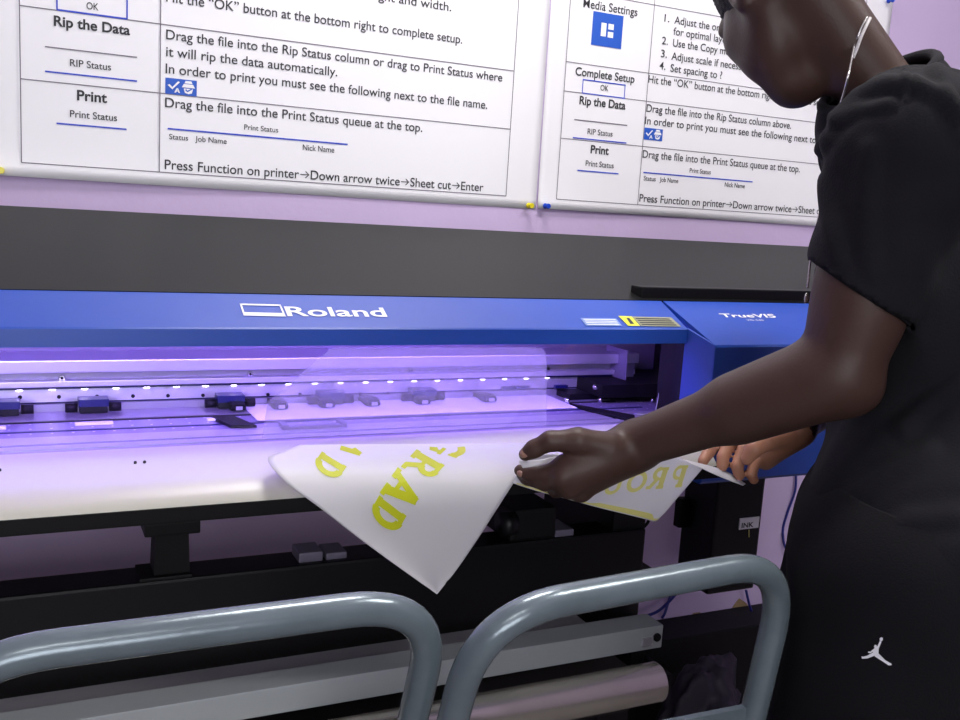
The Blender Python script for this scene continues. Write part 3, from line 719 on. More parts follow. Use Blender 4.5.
# slab letters as strips on a unit cell
def strip(a, b, w, n=6):
    a, b = np.array(a, float), np.array(b, float); d = (b-a)/np.linalg.norm(b-a); nn = np.array([-d[1], d[0]])*w/2
    return [[a+(b-a)*i/n+nn, a+(b-a)*(i+1)/n+nn, a+(b-a)*(i+1)/n-nn, a+(b-a)*i/n-nn] for i in range(n)]
def arc(c, rx, ry, a0, a1, w, n=18):
    out = []
    for i in range(n):
        t0, t1 = math.radians(a0+(a1-a0)*i/n), math.radians(a0+(a1-a0)*(i+1)/n)
        o = lambda t, k: np.array([c[0]+(rx+k*w/2)*math.cos(t), c[1]+(ry+k*w/2)*math.sin(t)])
        out.append([o(t0, 1), o(t1, 1), o(t1, -1), o(t0, -1)])
    return out
W = .29
GL = {
 'D': strip((.2, .0), (.2, 1.0), W) + strip((.02, .07), (.42, .07), .15, 4) + strip((.02, .93), (.42, .93), .15, 4) + arc((.40, .5), .36, .41, -90, 90, .25),
 'A': strip((.18, .06), (.48, 1.0), .20) + strip((.47, 1.0), (.80, .06), .28) + strip((.28, .33), (.68, .33), .13, 4) + strip((.02, .07), (.36, .07), .15, 4) + strip((.60, .07), (1.0, .07), .15, 4) + strip((.38, .97), (.60, .97), .10, 3),
 'R': strip((.2, .0), (.2, 1.0), W) + strip((.02, .07), (.42, .07), .15, 4) + strip((.02, .93), (.45, .93), .14, 4) + strip((.25, .46), (.5, .46), .13, 3) + arc((.45, .70), .26, .235, -90, 90, .21) + strip((.50, .46), (.78, .08), .2, 4) + strip((.72, .08), (.98, .08), .15, 3),
 'G': arc((.5, .5), .40, .43, 40, 320, .24, 26) + strip((.82, .08), (.82, .46), .17, 4) + strip((.55, .43), (.98, .43), .13, 4) + strip((.82, .68), (.82, .98), .12, 3),
 'P': strip((.2, .0), (.2, 1.0), W) + strip((.02, .07), (.42, .07), .15, 4) + strip((.02, .93), (.45, .93), .14, 4) + strip((.25, .42), (.5, .42), .13, 3) + arc((.45, .68), .26, .255, -90, 90, .17),
 'O': arc((.5, .5), .38, .43, 0, 360, .20, 32),
 'U': strip((.2, .3), (.2, 1.0), .2) + strip((.8, .3), (.8, 1.0), .15) + arc((.5, .34), .31, .28, 180, 360, .19) + strip((.02, .95), (.4, .95), .13, 3) + strip((.62, .95), (.98, .95), .13, 3),
}
def put(fn, letters, name, m, lift, cellmap, clip=None):
    for ch, org, ex, ey in letters:
        V = []; Fc = []
        for q in GL[ch]:
            px = [np.array(org)+np.array(ex)*p[0]+np.array(ey)*p[1] for p in q]
            if clip and any(clip(p) for p in px): continue
            base = len(V); V += [tuple(fn(p, lift)) for p in px]; Fc.append((base, base+1, base+2, base+3))
        me = bpy.data.meshes.new(name); me.from_pydata(V, [], Fc); me.update(); o = link(name, me, m); under(SHEET, o)
def on_front(p, lift):                               # point of the sheet seen at pixel p, lifted towards the viewer
    lo = (0.0, 0.0); u, v = .5, .3
    for _ in range(40):
        q = front_px(u, v); e = p-q
        if abs(e[0])+abs(e[1]) < .01: break
        h = 1e-3; du = (front_px(u+h, v)-q)/h; dv = (front_px(u, v+h)-q)/h
        J = np.array([du, dv]).T
        try: s = np.linalg.solve(J, e)
        except Exception: break
        u = min(1, max(0, u+.7*s[0])); v = min(1, max(0, v+.7*s[1]))
    P = np.array(front(u, v)); d = CAMP-P; return P+d/np.linalg.norm(d)*lift
LT = [('D', (379.7, 494.7), (-13, 23.5), (27, 20.5)),
      ('A', (398.4, 466.6), (-18.7, 26), (27, 22)),
      ('R', (417.2, 448.8), (-17, 18), (28, 16)),
      ('G', (440, 436), (-15, 14), (30, 10)),
      ('D', (322.5, 451), (-12.5, 17.5), (24.4, 15)),
      ('A', (340, 434), (-14, 12), (27, 14))]
put(on_front, LT, 'printed_letter', 'green', .0014, None, clip=lambda p: p[1] < 445.2)
def on_right(p, lift):
    u, v = .5, .5
    def px(u, v):
        a = catm(RT, u); b = catm(RB, u); return a+(b-a)*v
    for _ in range(40):
        q = px(u, v); e = p-q
        if abs(e[0])+abs(e[1]) < .01: break
        h = 1e-3; J = np.array([(px(u+h, v)-q)/h, (px(u, v+h)-q)/h]).T
        s = np.linalg.solve(J, e); u = min(1, max(0, u+.7*s[0])); v = min(1, max(0, v+.7*s[1]))
    P = np.array(right(u, v)); d = CAMP-P; return P+d/np.linalg.norm(d)*lift
RTL = [('P', (682, 487), (-17, 1), (7, -22)), ('R', (663, 488.5), (-18, 1), (7, -21.5)), ('O', (643.5, 491), (-20, 1.5), (7, -20)), ('U', (620, 493), (-19, 2), (7, -19))]
put(on_right, RTL, 'show_through_letter', 'green_p', .0016, None)
V = []; Fc = []
for i in range(20):
    a, b = .02+i*.044, .02+(i+1)*.044
    for u in (a, b):
        pb = catm(RB, u); pt = catm(RT, u)
        for v in (.985, .90 if .38 < u < .8 else .95): V.append(tuple(on_right(pt+(pb-pt)*v, .0012)))
    n = len(V); Fc.append((n-4, n-2, n-1, n-3))
me = bpy.data.meshes.new('printed_edge'); me.from_pydata(V, [], Fc); under(SHEET, link('printed_edge', me, 'green_p'))

# ------------------------------------------------------------------ tubular chairs in the foreground
def chair(label, tl, tr, zt, ytop, bar, rl, rr):
    (x0, y0), (x1, y1) = tl, tr
    root = thing('metal_chair', label, 'chair', ((x0+x1)/2, ytop+.2, 0), 'grey tubular chairs in front of the printer')
    def at(x, y, z, rk=rl): return (x, y+(zt-z)*rk, z)     # the legs rake away from the viewer
    pts = [(x0, y0+(zt-.46)*rl-.06, .014), at(x0, y0, .46), (x0, y0, zt), (x1, y1, zt), at(x1, y1, .46, rr), (x1, y1+(zt-.46)*rr-.06, .014)]
    under(root, MB().tube(fillet(pts, .085, 12), .0140, 24).build('back_frame', 'tube', None, True))
    dx, dy = x1-x0, y1-y0; L = math.hypot(dx, dy); ex = Vector((dx/L, dy/L, 0)); ey = Vector((-dy/L, dx/L, 0))
    def bx(name, s0, s1, t0, t1, z0, z1, m, org):
        b = []
        for z in (z0, z1): b.append([tuple(Vector(org)+ex*s+ey*t+Vector((0, 0, z))) for s, t in ((s0, t0), (s1, t0), (s1, t1), (s0, t1))])
        under(root, MB().prism(b[0], b[1]).build(name, m, None))
    for z in bar:
        a = Vector(at(x0, y0, z)); c = Vector(at(x1, y1, z, rr)); d = (c-a).normalized(); w = Vector((-d.y, d.x, 0))*.004
        b0 = [a+w, c+w, c-w, a-w]; under(root, MB().prism([tuple(p-Vector((0, 0, .014))) for p in b0], [tuple(p+Vector((0, 0, .014))) for p in b0]).build('cross_bar', 'tube', None))
    so = at(x0, y0, .46)
    bx('seat', .03, L-.03, -.01, .36, .445, .468, 'blk', (so[0], so[1], 0))
    for s in (.035, L-.035):
        p = Vector((so[0], so[1], 0))+ex*s+ey*.34
        under(root, MB().tube([tuple(p+Vector((0, 0, .445))), tuple(p+ey*.05+Vector((0, 0, .014)))], .012, 16).build('front_leg', 'tube', None, True))
chair('grey tubular chair back at the left, the nearer of the two', (-.062, .70), (.319, .70), .972, .70, (.72,), .34, .34)
chair('grey tubular chair back on the right, next to the black shorts', (.337, .661), (.697, .690), .9704, .70, (.785,), .34, .14)
# ------------------------------------------------------------------ the person (signed distance field, one continuous skin)
class SDF:
    def __init__(s, lo, hi, h):
        s.lo = np.array(lo, float); s.h = h
        s.n = np.ceil((np.array(hi)-s.lo)/h).astype(int)+1
        s.F = np.full(tuple(s.n), 1.0, np.float32)
    def region(s, lo, hi):
        a = np.clip(np.floor((np.array(lo)-s.lo)/s.h).astype(int), 0, s.n-1); b = np.clip(np.ceil((np.array(hi)-s.lo)/s.h).astype(int)+1, 1, s.n)
        if np.any(b <= a): return None
        g = np.meshgrid(*[s.lo[k]+s.h*np.arange(a[k], b[k]) for k in range(3)], indexing='ij')
        return tuple(slice(a[k], b[k]) for k in range(3)), np.stack(g, -1)
    def _comb(s, sl, d, k, sub):
        f = s.F[sl]; d = d.astype(np.float32)
        if sub:
            d = -d
            if k > 0:
                hh = np.maximum(k-np.abs(f-d), 0)/k; s.F[sl] = np.maximum(f, d)+hh*hh*k*.25
            else: s.F[sl] = np.maximum(f, d)
        else:
            if k > 0:
                hh = np.maximum(k-np.abs(f-d), 0)/k; s.F[sl] = np.minimum(f, d)-hh*hh*k*.25
            else: s.F[sl] = np.minimum(f, d)
    def cone(s, p, q, r0, r1=None, k=.01, sub=False):
        p, q = np.array(p, float), np.array(q, float); r1 = r0 if r1 is None else r1
        m = max(r0, r1)+k+3*s.h; rg = s.region(np.minimum(p, q)-m, np.maximum(p, q)+m)
        if rg is None: return
        sl, X = rg; v = q-p; t = np.clip(((X-p)@v)/max(v@v, 1e-12), 0, 1)
        d = np.linalg.norm(X-p-t[..., None]*v, axis=-1)-(r0+(r1-r0)*t); s._comb(sl, d, k, sub)
    def chain(s, pts, rs, k=.01):
        for a, b, x, y in zip(pts, pts[1:], rs, rs[1:]): s.cone(a, b, x, y, k)
    def ell(s, c, rad, R=None, k=.01, sub=False):   # R: rows are local axes
        c = np.array(c, float); rad = np.array(rad, float); m = rad.max()+k+3*s.h
        rg = s.region(c-m, c+m)
        if rg is None: return
        sl, X = rg; L = X-c
        if R is not None: L = L@np.array(R).T
        k0 = np.linalg.norm(L/rad, axis=-1); k1 = np.linalg.norm(L/rad**2, axis=-1)
        d = k0*(k0-1)/np.maximum(k1, 1e-9); d = np.where(k0 < 1e-6, -rad.min(), d); s._comb(sl, d, k, sub)
    def mesh(s):
        F = s.F; neg = F < 0; n = F.shape
        c = np.zeros((n[0]-1, n[1]-1, n[2]-1), np.uint8)
        for i in (0, 1):
            for j in (0, 1):
                for k in (0, 1): c += neg[i:n[0]-1+i, j:n[1]-1+j, k:n[2]-1+k]
        act = (c > 0) & (c < 8); idx = np.full(act.shape, -1, np.int64); ijk = np.argwhere(act); idx[act] = np.arange(len(ijk))
        acc = np.zeros((len(ijk), 3)); cnt = np.zeros(len(ijk))
        cor = [(i, j, k) for i in (0, 1) for j in (0, 1) for k in (0, 1)]
        for a in cor:
            for b in cor:
                if sum(b)-sum(a) != 1 or any(y < x for x, y in zip(a, b)): continue
                fa = F[tuple((ijk+a).T)]; fb = F[tuple((ijk+b).T)]; m = (fa < 0) != (fb < 0)
                t = np.where(m, fa/np.where(m, fa-fb, 1), 0)
                p = ijk+np.array(a)+t[:, None]*(np.array(b)-np.array(a)); acc[m] += p[m]; cnt[m] += 1
        V = s.lo+s.h*acc/np.maximum(cnt, 1)[:, None]; Q = []
        for ax in range(3):
            o1, o2 = [k for k in range(3) if k != ax]
            A = neg.take(range(n[ax]-1), ax); B = neg.take(range(1, n[ax]), ax); e = np.argwhere(A != B)
            ok = (e[:, o1] > 0) & (e[:, o2] > 0) & (e[:, o1] < n[o1]-1) & (e[:, o2] < n[o2]-1); e = e[ok]
            inside = A[tuple(e.T)]
            d1 = np.zeros(3, int); d1[o1] = 1; d2 = np.zeros(3, int); d2[o2] = 1
            q = np.stack([idx[tuple((e-d1-d2).T)], idx[tuple((e-d2).T)], idx[tuple(e.T)], idx[tuple((e-d1).T)]], 1)
            flip = inside if ax != 1 else ~inside
            q[~flip] = q[~flip][:, ::-1]; Q.append(q)
        return V, np.concatenate(Q)
def to_mesh(name, V, Q):
    me = bpy.data.meshes.new(name); me.vertices.add(len(V)); me.vertices.foreach_set('co', V.astype(np.float32).ravel())
    me.loops.add(len(Q)*4); me.loops.foreach_set('vertex_index', Q.astype(np.int32).ravel())
    me.polygons.add(len(Q)); me.polygons.foreach_set('loop_start', np.arange(0, len(Q)*4, 4, dtype=np.int32)); me.update(calc_edges=True); me.validate()
    return me
def relax(me, n=2, f=.5):
    b = bmesh.new(); b.from_mesh(me)
    for _ in range(n): bmesh.ops.smooth_vert(b, verts=b.verts[:], factor=f, use_axis_x=True, use_axis_y=True, use_axis_z=True)
    b.to_mesh(me); b.free()
A_ = lambda *v: np.array(v, float)
FW = A_(-.66, .75, 0); FW /= np.linalg.norm(FW); LF = A_(-FW[1], FW[0], 0); UP = A_(0, 0, 1)
LSH = D(908, 150, .965); LEL = D(837, 373, 1.0); LWR = D(634, 445, 1.125)
RSH = LSH - LF*.36; REL = A_(1.09, .985, 1.10); RWR = D(792, 424, 1.215)
NB = D(897, 82, 1.11)
CH = (LSH+RSH)/2 - UP*.17 - FW*.045; BE = D(1008, 450, 1.08); HP = D(922, 575, 1.07); HP[2] = .97
# head axes
HF = -.10*_r - .56*_u + .82*_f; HF /= np.linalg.norm(HF)
HU = -.22*_r + .78*_u + .56*_f; HU -= HF*(HU@HF); HU /= np.linalg.norm(HU); HS = np.cross(HU, HF)
HK = .895; HC = D(791, 93, 1.12) - HK*(.074*HF + .010*HS - .108*HU)
HR = np.array([HF, HS, HU])
def hp(x, y, z): return HC + HK*(x*HF+y*HS+z*HU)
def hand_left(S):
    k = .007
    mi, mm, mr, mp = D(566, 466, 1.108), D(561, 477, 1.104), D(568, 487, 1.112), D(580, 491, 1.124)
    wr = LWR
    for t, (m, r) in enumerate(((mi, .0135), (mm, .0135), (mr, .0125), (mp, .0115))):
        w = wr + (m-mm)*.35; S.cone(w, m, .020, r, .016)
    S.cone(D(610, 455, 1.112), D(580, 470, 1.108), .021, .018, .016)
    # thumb: leaves the side of the palm near the wrist
    S.chain([D(608, 447, 1.105), D(578, 441, 1.098), D(550, 441, 1.098), D(534, 449, 1.104), D(525, 454.5, 1.108)], [.0175, .0150, .0112, .0100, .0078], .006)
    S.chain([mi, D(546, 474, 1.112), D(530, 474, 1.122), D(520, 470.5, 1.126)], [.0130, .0098, .0086, .0074], .004)
    S.chain([mm, D(545, 483, 1.118), D(527, 478, 1.136), D(522, 474, 1.142)], [.0128, .0096, .0086, .0074], .003)
    S.chain([mr, D(556, 490, 1.140), D(548, 482, 1.160), D(556, 476, 1.168)], [.0120, .0094, .0085, .0074], .003)
    S.chain([mp, D(572, 490, 1.150), D(566, 484, 1.166), D(572, 478, 1.170)], [.0108, .0085, .0078, .0068], .003)
    for m in (mm, mr, mp): S.ell(m - A_(0, .004, 0), (.0115,)*3, None, .006)
def hand_right(S):
    mi, mm, mr, mp = D(742, 436, 1.236), D(752, 443, 1.228), D(760, 452, 1.222), D(766, 461, 1.218)
    for m, r in ((mi, .0135), (mm, .0135), (mr, .0125), (mp, .0115)): S.cone(RWR + (m-mm)*.3, m, .020, r, .015)
    S.cone(D(778, 440, 1.205), D(764, 452, 1.205), .017, .015, .012)
    S.chain([mi, D(722, 437, 1.226), D(710, 450, 1.216), D(703, 461, 1.205)], [.0120, .0092, .0082, .0070], .003)
    S.chain([mm, D(731, 441, 1.214), D(723, 457, 1.202), D(722, 467, 1.198)], [.0120, .0090, .0080, .0070], .0012)
    S.chain([mr, D(744, 450, 1.202), D(737, 466, 1.192), D(739, 476, 1.194)], [.0116, .0088, .0078, .0068], .0012)
    S.chain([mp, D(755, 462, 1.200), D(751, 474, 1.194), D(754, 480, 1.198)], [.0105, .0078, .0070, .0060], .0012)
    S.chain([D(782, 436, 1.195), D(766, 441, 1.178), D(754, 449, 1.170), D(747, 459, 1.172)], [.0150, .0118, .0100, .0080], .005)
def arms():
    out = []
    pts = np.array([LSH, LEL, LWR, D(515, 470, 1.1), D(600, 500, 1.18)])
    S = SDF(pts.min(0)-.09, pts.max(0)+.09, .0026)
    S.cone(LSH, LEL, .052, .0405, .01); S.cone(LEL, LWR, .0395, .0275, .012)
    S.cone(LEL+(LWR-LEL)*.12, LEL+(LWR-LEL)*.45, .0405, .037, .02)
    S.ell(LSH+(LEL-LSH)*.62, (.040, .040, .070), None, .03)
    S.ell(D(855, 388, 1.005), (.022, .022, .022), None, .03)
    hand_left(S); out.append(S.mesh())
    pts = np.array([RSH, REL, RWR, D(700, 470, 1.2), D(740, 440, 1.17)])
    S = SDF(pts.min(0)-.09, pts.max(0)+.09, .0026)
    S.cone(RSH, REL, .052, .0415, .01); S.cone(REL, RWR, .0415, .0275, .02); hand_right(S); out.append(S.mesh())
    return out
LHJ = HP + LF*.095 + FW*.015; RHJ = HP - LF*.095 + FW*.03
LKN = A_(LHJ[0]-.01, LHJ[1]+.03, .50); RKN = A_(RHJ[0]-.05, RHJ[1]+.06, .50)
LAN = A_(LKN[0]+.13, LKN[1]-.09, .085); RAN = A_(RKN[0]+.10, RKN[1]-.08, .085)
TR = np.array([FW, LF, UP])
def torso(S, g, k=.045):
    R2 = np.array([FW, LF, UP])
    S.ell(CH, (.115+g, .165+g, .20+g), R2, k); S.ell((CH+BE)/2, (.112+g, .150+g, .19+g), R2, k)
    S.ell(BE, (.098+g, .145+g, .17+g), R2, k); S.ell(HP, (.118+g, .165+g, .14+g), R2, k)
    S.cone(LSH, RSH, .052+g, None, k); S.cone(NB-UP*.05, LSH+UP*.0, .045+g, .05+g, .04); S.cone(NB-UP*.05, RSH, .045+g, .05+g, .04)
def body():
    S = SDF((.52, .38, -.01), (1.32, 1.24, 1.80), .005)
    torso(S, 0)
    S.cone(HC + HK*(-.030*HF-.030*HU), NB-UP*.035, .041, .041, .018)
    for hj, kn, an in ((LHJ, LKN, LAN), (RHJ, RKN, RAN)):
        S.cone(hj-UP*.05-FW*.02, kn, .085, .056, .04); S.cone(kn, an, .054, .036, .02); S.ell(kn+(an-kn)*.28-FW*.02, (.05, .05, .12), TR, .03)
        S.cone(an-UP*.04-FW*.03, an-UP*.05+FW*.16, .036, .026, .02)
    S2 = SDF(HC-.20, HC+.20, .0032)
    hd = lambda c, r, k, sub=False: S2.ell(hp(*c), np.array(r)*HK, HR, k, sub)
    hc = lambda a, b, r0, r1, k, sub=False: S2.cone(hp(*a), hp(*b), r0*HK, r1*HK, k, sub)
    hd((-.018, 0, .045), (.100, .077, .090), .01); hd((.032, 0, -.015), (.062, .060, .080), .03)
    for s in (-1, 1):
        hc((-.005, s*.050, -.045), (.060, s*.022, -.100), .020, .016, .03)
        hd((.056, s*.047, -.016), (.030, .024, .024), .025); hd((.045, s*.042, -.06), (.035, .022, .035), .03)
        hc((.080, s*.046, .030), (.092, s*.012, .034), .011, .012, .02)
        hd((.092, s*.031, .012), (.016, .017, .011), .012, True)
        hd((-.012, s*.078, -.005), (.020, .009, .033), .012); hd((-.008, s*.086, -.002), (.010, .006, .018), .006, True)
        hd((.106, s*.012, -.026), (.010, .009, .008), .008)
    hc((.094, 0, .022), (.116, 0, -.020), .009, .012, .012)
    hd((.074, 0, -.102), (.024, .026, .020), .03)
    hd((.094, 0, -.054), (.012, .025, .0075), .006); hd((.092, 0, -.067), (.012, .022, .008), .006)
    S2.cone(HC + HK*(-.030*HF-.030*HU), NB-UP*.035, .041, .041, .018)
    return S, S2
SB, SH = body()
parts_ = arms() + [SB.mesh(), SH.mesh()]
V = []; Q = []; n = 0
for v, q in parts_: V.append(v); Q.append(q+n); n += len(v)
me = to_mesh('body', np.concatenate(V), np.concatenate(Q)); relax(me, 2, .5)
me.materials.append(M['skin']); me.materials.append(M['palm'])
pc = D(760, 455, 1.2)
for p in me.polygons:
    c = np.array(p.center)
    if np.linalg.norm(c-pc) < .088 and (c-RWR)@(pc-RWR) > .0 and np.array(p.normal)@(-_f*.9-_u*.3+_r*.1) > -.35: p.material_index = 1
PER = thing('person', 'person in black t-shirt and shorts leaning over the printer, both hands holding the sheet', 'person', (HP[0], HP[1], 0))
BODY = under(PER, link('body', me, None, None, True))
# eyes, lips, nails
for s in (-1, 1):
    under(PER, MB().ball(tuple(hp(.083, s*.031, .012)), .0118, n=20).build('eye', 'eyew', None, True))
def nail(c, d, up, l=.010, w=.0085):
    d = np.array(d)/np.linalg.norm(d); up = np.array(up)-d*(np.array(up)@d); up /= np.linalg.norm(up); sd = np.cross(d, up)
    b = bmesh.new(); bmesh.ops.create_uvsphere(b, u_segments=16, v_segments=8, radius=1)
    for v in b.verts:
        x, y, z = v.co; v.co = Vector(c + d*x*l*.55 + sd*y*w*.55 + up*z*.0022)
    mb = MB(); mb.add(b); under(PER, mb.build('fingernail', 'nail', None, True))
tip, ip = D(525, 454.5, 1.108), D(538, 447, 1.102); nail(tip - _f*.0066 + _u*.0028 + (tip-ip)*.05, tip-ip, -_f*.85+_u*.5, .012, .0105)
tip, ip = D(520, 470.5, 1.126), D(530, 474, 1.122); nail(tip-_f*.0062-_u*.003, tip-ip, -_f-_u*.6, .008, .008)
# hair: cap over the skull with a nape and temple line
S = SDF(HC-.2, HC+.2, .0035)
S.ell(hp(-.018, 0, .045), np.array((.108, .085, .099))*HK, HR, 0)
S.cone(hp(-.075, 0, -.0), hp(-.085, 0, .03), .045, .05, .03)
S.ell(hp(.085, 0, -.082), np.array((.100, .14, .112))*HK, HR, .012, True)
S.ell(hp(-.01, 0, -.150), np.array((.17, .15, .100))*HK, HR, .012, True)
v, q = S.mesh(); me = to_mesh('hair', v, q); relax(me, 1)
for vv in me.vertices:
    p = vv.co; vv.co = p + (p-Vector(HC)).normalized()*noise.noise(p*230)*.0022
under(PER, link('hair', me, 'hair', None, True))
for s in (-1, 1):
    a = hp(.087, s*.018, .037); b = hp(.079, s*.050, .033)
    under(PER, MB().tube(spline([tuple(a), tuple(hp(.092, s*.034, .041)), tuple(b)]), [.0032]*8+[.0034]*8+[.002], 8).build('eyebrow', 'hair', None, True))
# t-shirt
def seg_d(px, py, a, c):
    vx, vy = c[0]-a[0], c[1]-a[1]; t = max(0, min(1, ((px-a[0])*vx+(py-a[1])*vy)/(vx*vx+vy*vy)))
    return math.hypot(px-a[0]-t*vx, py-a[1]-t*vy)
FOLDS = [([(838, 118), (858, 98), (884, 86), (912, 84), (940, 96), (958, 118)], .0055, 6),
         ([(822, 150), (838, 126), (862, 110), (890, 104)], .004, 5), ([(906, 56), (905, 78), (906, 100)], .0028, 2.6),
         ([(930, 60), (944, 84), (955, 110), (962, 140)], .004, 6), ([(824, 180), (832, 220), (838, 258)], .003, 6),
         ([(872, 150), (866, 200), (872, 270)], .003, 9), ([(905, 430), (935, 400), (960, 385)], .004, 8), ([(870, 540), (910, 520), (955, 515)], .004, 9),
         ([(850, 500), (890, 470), (930, 455)], .003, 8)]
S = SDF((.5, .38, .85), (1.34, 1.26, 1.62), .0045)
torso(S, .012, .045)
ax = LEL-LSH; ax /= np.linalg.norm(ax)
a1 = D(811, 263, .97); a2 = D(891, 311, .97)
no = np.cross(a2-a1, LF); no = no/np.linalg.norm(no); no = no if no@ax > 0 else -no
HEM = (no, (a1+a2)/2); CAPS = []
hemc = HP+UP*.02; S.ell(hemc-FW*.01, (.118, .190, .10), TR, .04)
for sh, el in ((LSH, LEL), (RSH, REL)):
    no = HEM[0] if sh is LSH else (el-sh)/np.linalg.norm(el-sh); co = HEM[1] if sh is LSH else sh+(el-sh)*.72
    T = SDF(S.lo, S.lo+S.h*(S.n-1), S.h); T.F = T.F[:S.n[0], :S.n[1], :S.n[2]].copy()
    T.cone(sh+UP*.004, sh+(el-sh)*1.0, .062, .052, .035)
    g = np.meshgrid(*[S.lo[k]+S.h*np.arange(S.n[k]) for k in range(3)], indexing='ij')
    T.F = np.maximum(T.F, sum((g[k]-co[k])*no[k] for k in range(3)).astype(np.float32))
    hh = np.maximum(.035-np.abs(S.F-T.F), 0)/.035; S.F = np.minimum(S.F, T.F)-hh*hh*.035*.25; CAPS.append((no, co))
S.cone(NB-UP*.07, NB+(hp(-.03, 0, -.04)-NB)*.25, .072, .060, .03)
v, q = S.mesh(); me = to_mesh('shirt', v, q); relax(me, 3)
b = bmesh.new(); b.from_mesh(me)
def cut(b, co, no, near=None, rad=9):
    bmesh.ops.bisect_plane(b, geom=b.verts[:]+b.edges[:]+b.faces[:], dist=1e-5, plane_co=co, plane_no=no)
    kill = [f for f in b.faces if (f.calc_center_median()-Vector(co)).dot(Vector(no)) > 0 and (near is None or (f.calc_center_median()-Vector(near)).length < rad)]
    bmesh.ops.delete(b, geom=kill, context='FACES')
kill = []
for f in b.faces:
    c = np.array(f.calc_center_median()); nn = np.array(f.normal)
    for no_, co_ in CAPS:
        if abs((c-co_)@no_) < .004 and nn@no_ > .6 and np.linalg.norm(c-co_) < .12: kill.append(f); break
bmesh.ops.delete(b, geom=kill, context='FACES')
nk = (hp(-.03, 0, -.04)-NB); nk /= np.linalg.norm(nk)
nkc = NB + nk*.012; nkn = nk*.75 + UP*.6 + LF*.10; nkn /= np.linalg.norm(nkn)
cut(b, tuple(nkc), tuple(nkn), tuple(nkc+nk*.05), .105)
hz = Vector(atY(850, 548, .70))
h1 = D(806, 514, 1.12); h2 = D(900, 548, .94); hn = -UP + FW*.10; hn /= np.linalg.norm(hn)
cut(b, tuple(h2), tuple(hn))
for vv in b.verts:
    p = vv.co; w = min(1, max(0, (p.z-.88)/.1))
    dsp = noise.noise(p*9+Vector((3, 1, 0)))*.006 + noise.noise(p*22)*.0028
    q_ = (p.x*.8+p.y*.3-p.z*1.2)
    dsp += .0022*math.sin(q_*70+noise.noise(p*6)*5)*(.4+.6*noise.noise(p*4+Vector((9, 2, 5))))
    w_ = p-Vector(CAMP); dz = w_.dot(Vector(_f)); px = 480+FPX*w_.dot(Vector(_r))/dz; py = 360-FPX*w_.dot(Vector(_u))/dz
    if vv.normal.dot(w_) < 0:
        for pl_, amp, wd in FOLDS:
            dd = min(seg_d(px, py, a, c) for a, c in zip(pl_, pl_[1:]))
            if dd < wd*3.5: dsp += amp*(math.exp(-(dd/wd)**2) - .45*math.exp(-((dd-wd*2)/wd)**2))
    vv.co = p + vv.normal*dsp
b.to_mesh(me); b.free()
SHIRT = under(PER, link('shirt', me, 'shirt', None, True))
sm = SHIRT.modifiers.new('cloth', 'SOLIDIFY'); sm.thickness = .003; sm.offset = 1
def loop_tube(me, c, rad, r, name, parent, m, lift=0):   # rib along the open edge nearest to c
    bb = bmesh.new(); bb.from_mesh(me); ed = [e for e in bb.edges if e.is_boundary]
    adj = {}
    for e in ed:
        a, d = e.verts
        if (a.co-Vector(c)).length < rad and (d.co-Vector(c)).length < rad: adj.setdefault(a, []).append(d); adj.setdefault(d, []).append(a)
    seen = set(); best = []
    for st in list(adj):
        if st in seen: continue
        path = [st]; seen.add(st)
        while True:
            nx = [x for x in adj[path[-1]] if x not in seen]
            if not nx: break
            path.append(nx[0]); seen.add(nx[0])
        if len(path) > len(best): best = path
    P = [p.co.copy() for p in best]; bb.free()
    if len(P) < 12: return
    P = P[::3]
    for _ in range(6): P = [(P[i-1]+P[i]*2+P[(i+1) % len(P)])/4 for i in range(len(P))]
    P.append(P[0]); under(parent, MB().tube(P, r, 10, cap=False).build(name, m, None, True))
loop_tube(me, tuple(nkc), .16, .0065, 'collar', SHIRT, 'shirt')
loop_tube(me, tuple((a1+a2)/2), .10, .0026, 'sleeve_hem', SHIRT, 'shirt')
# shorts
S = SDF((.5, .3, .38), (1.4, 1.2, 1.12), .005)
S.ell(HP+FW*.018-UP*.03, (.124, .175, .15), TR, .05)
for hj, kn in ((LHJ, LKN), (RHJ, RKN)): S.cone(hj-UP*.02, kn+UP*.02, .112, .098, .03)
S.ell(HP-UP*.08-FW*.04, (.13, .17, .14), TR, .05)
v, q = S.mesh(); me = to_mesh('shorts', v, q); relax(me, 3)
b = bmesh.new(); b.from_mesh(me); cut(b, (0, 0, .58), (0, 0, -1)); cut(b, tuple(h2-hn*.035), tuple(-hn))
for vv in b.verts:
    p = vv.co; vv.co = p + vv.normal*(noise.noise(p*11)*.006 + .003*math.sin(math.atan2(p.y-HP[1], p.x-HP[0])*14+p.z*8)*max(0, min(1, (.95-p.z)/.3)))
b.to_mesh(me); b.free()
SHO = under(PER, link('shorts', me, 'shorts', None, True))
sm = SHO.modifiers.new('cloth', 'SOLIDIFY'); sm.thickness = .003; sm.offset = 1
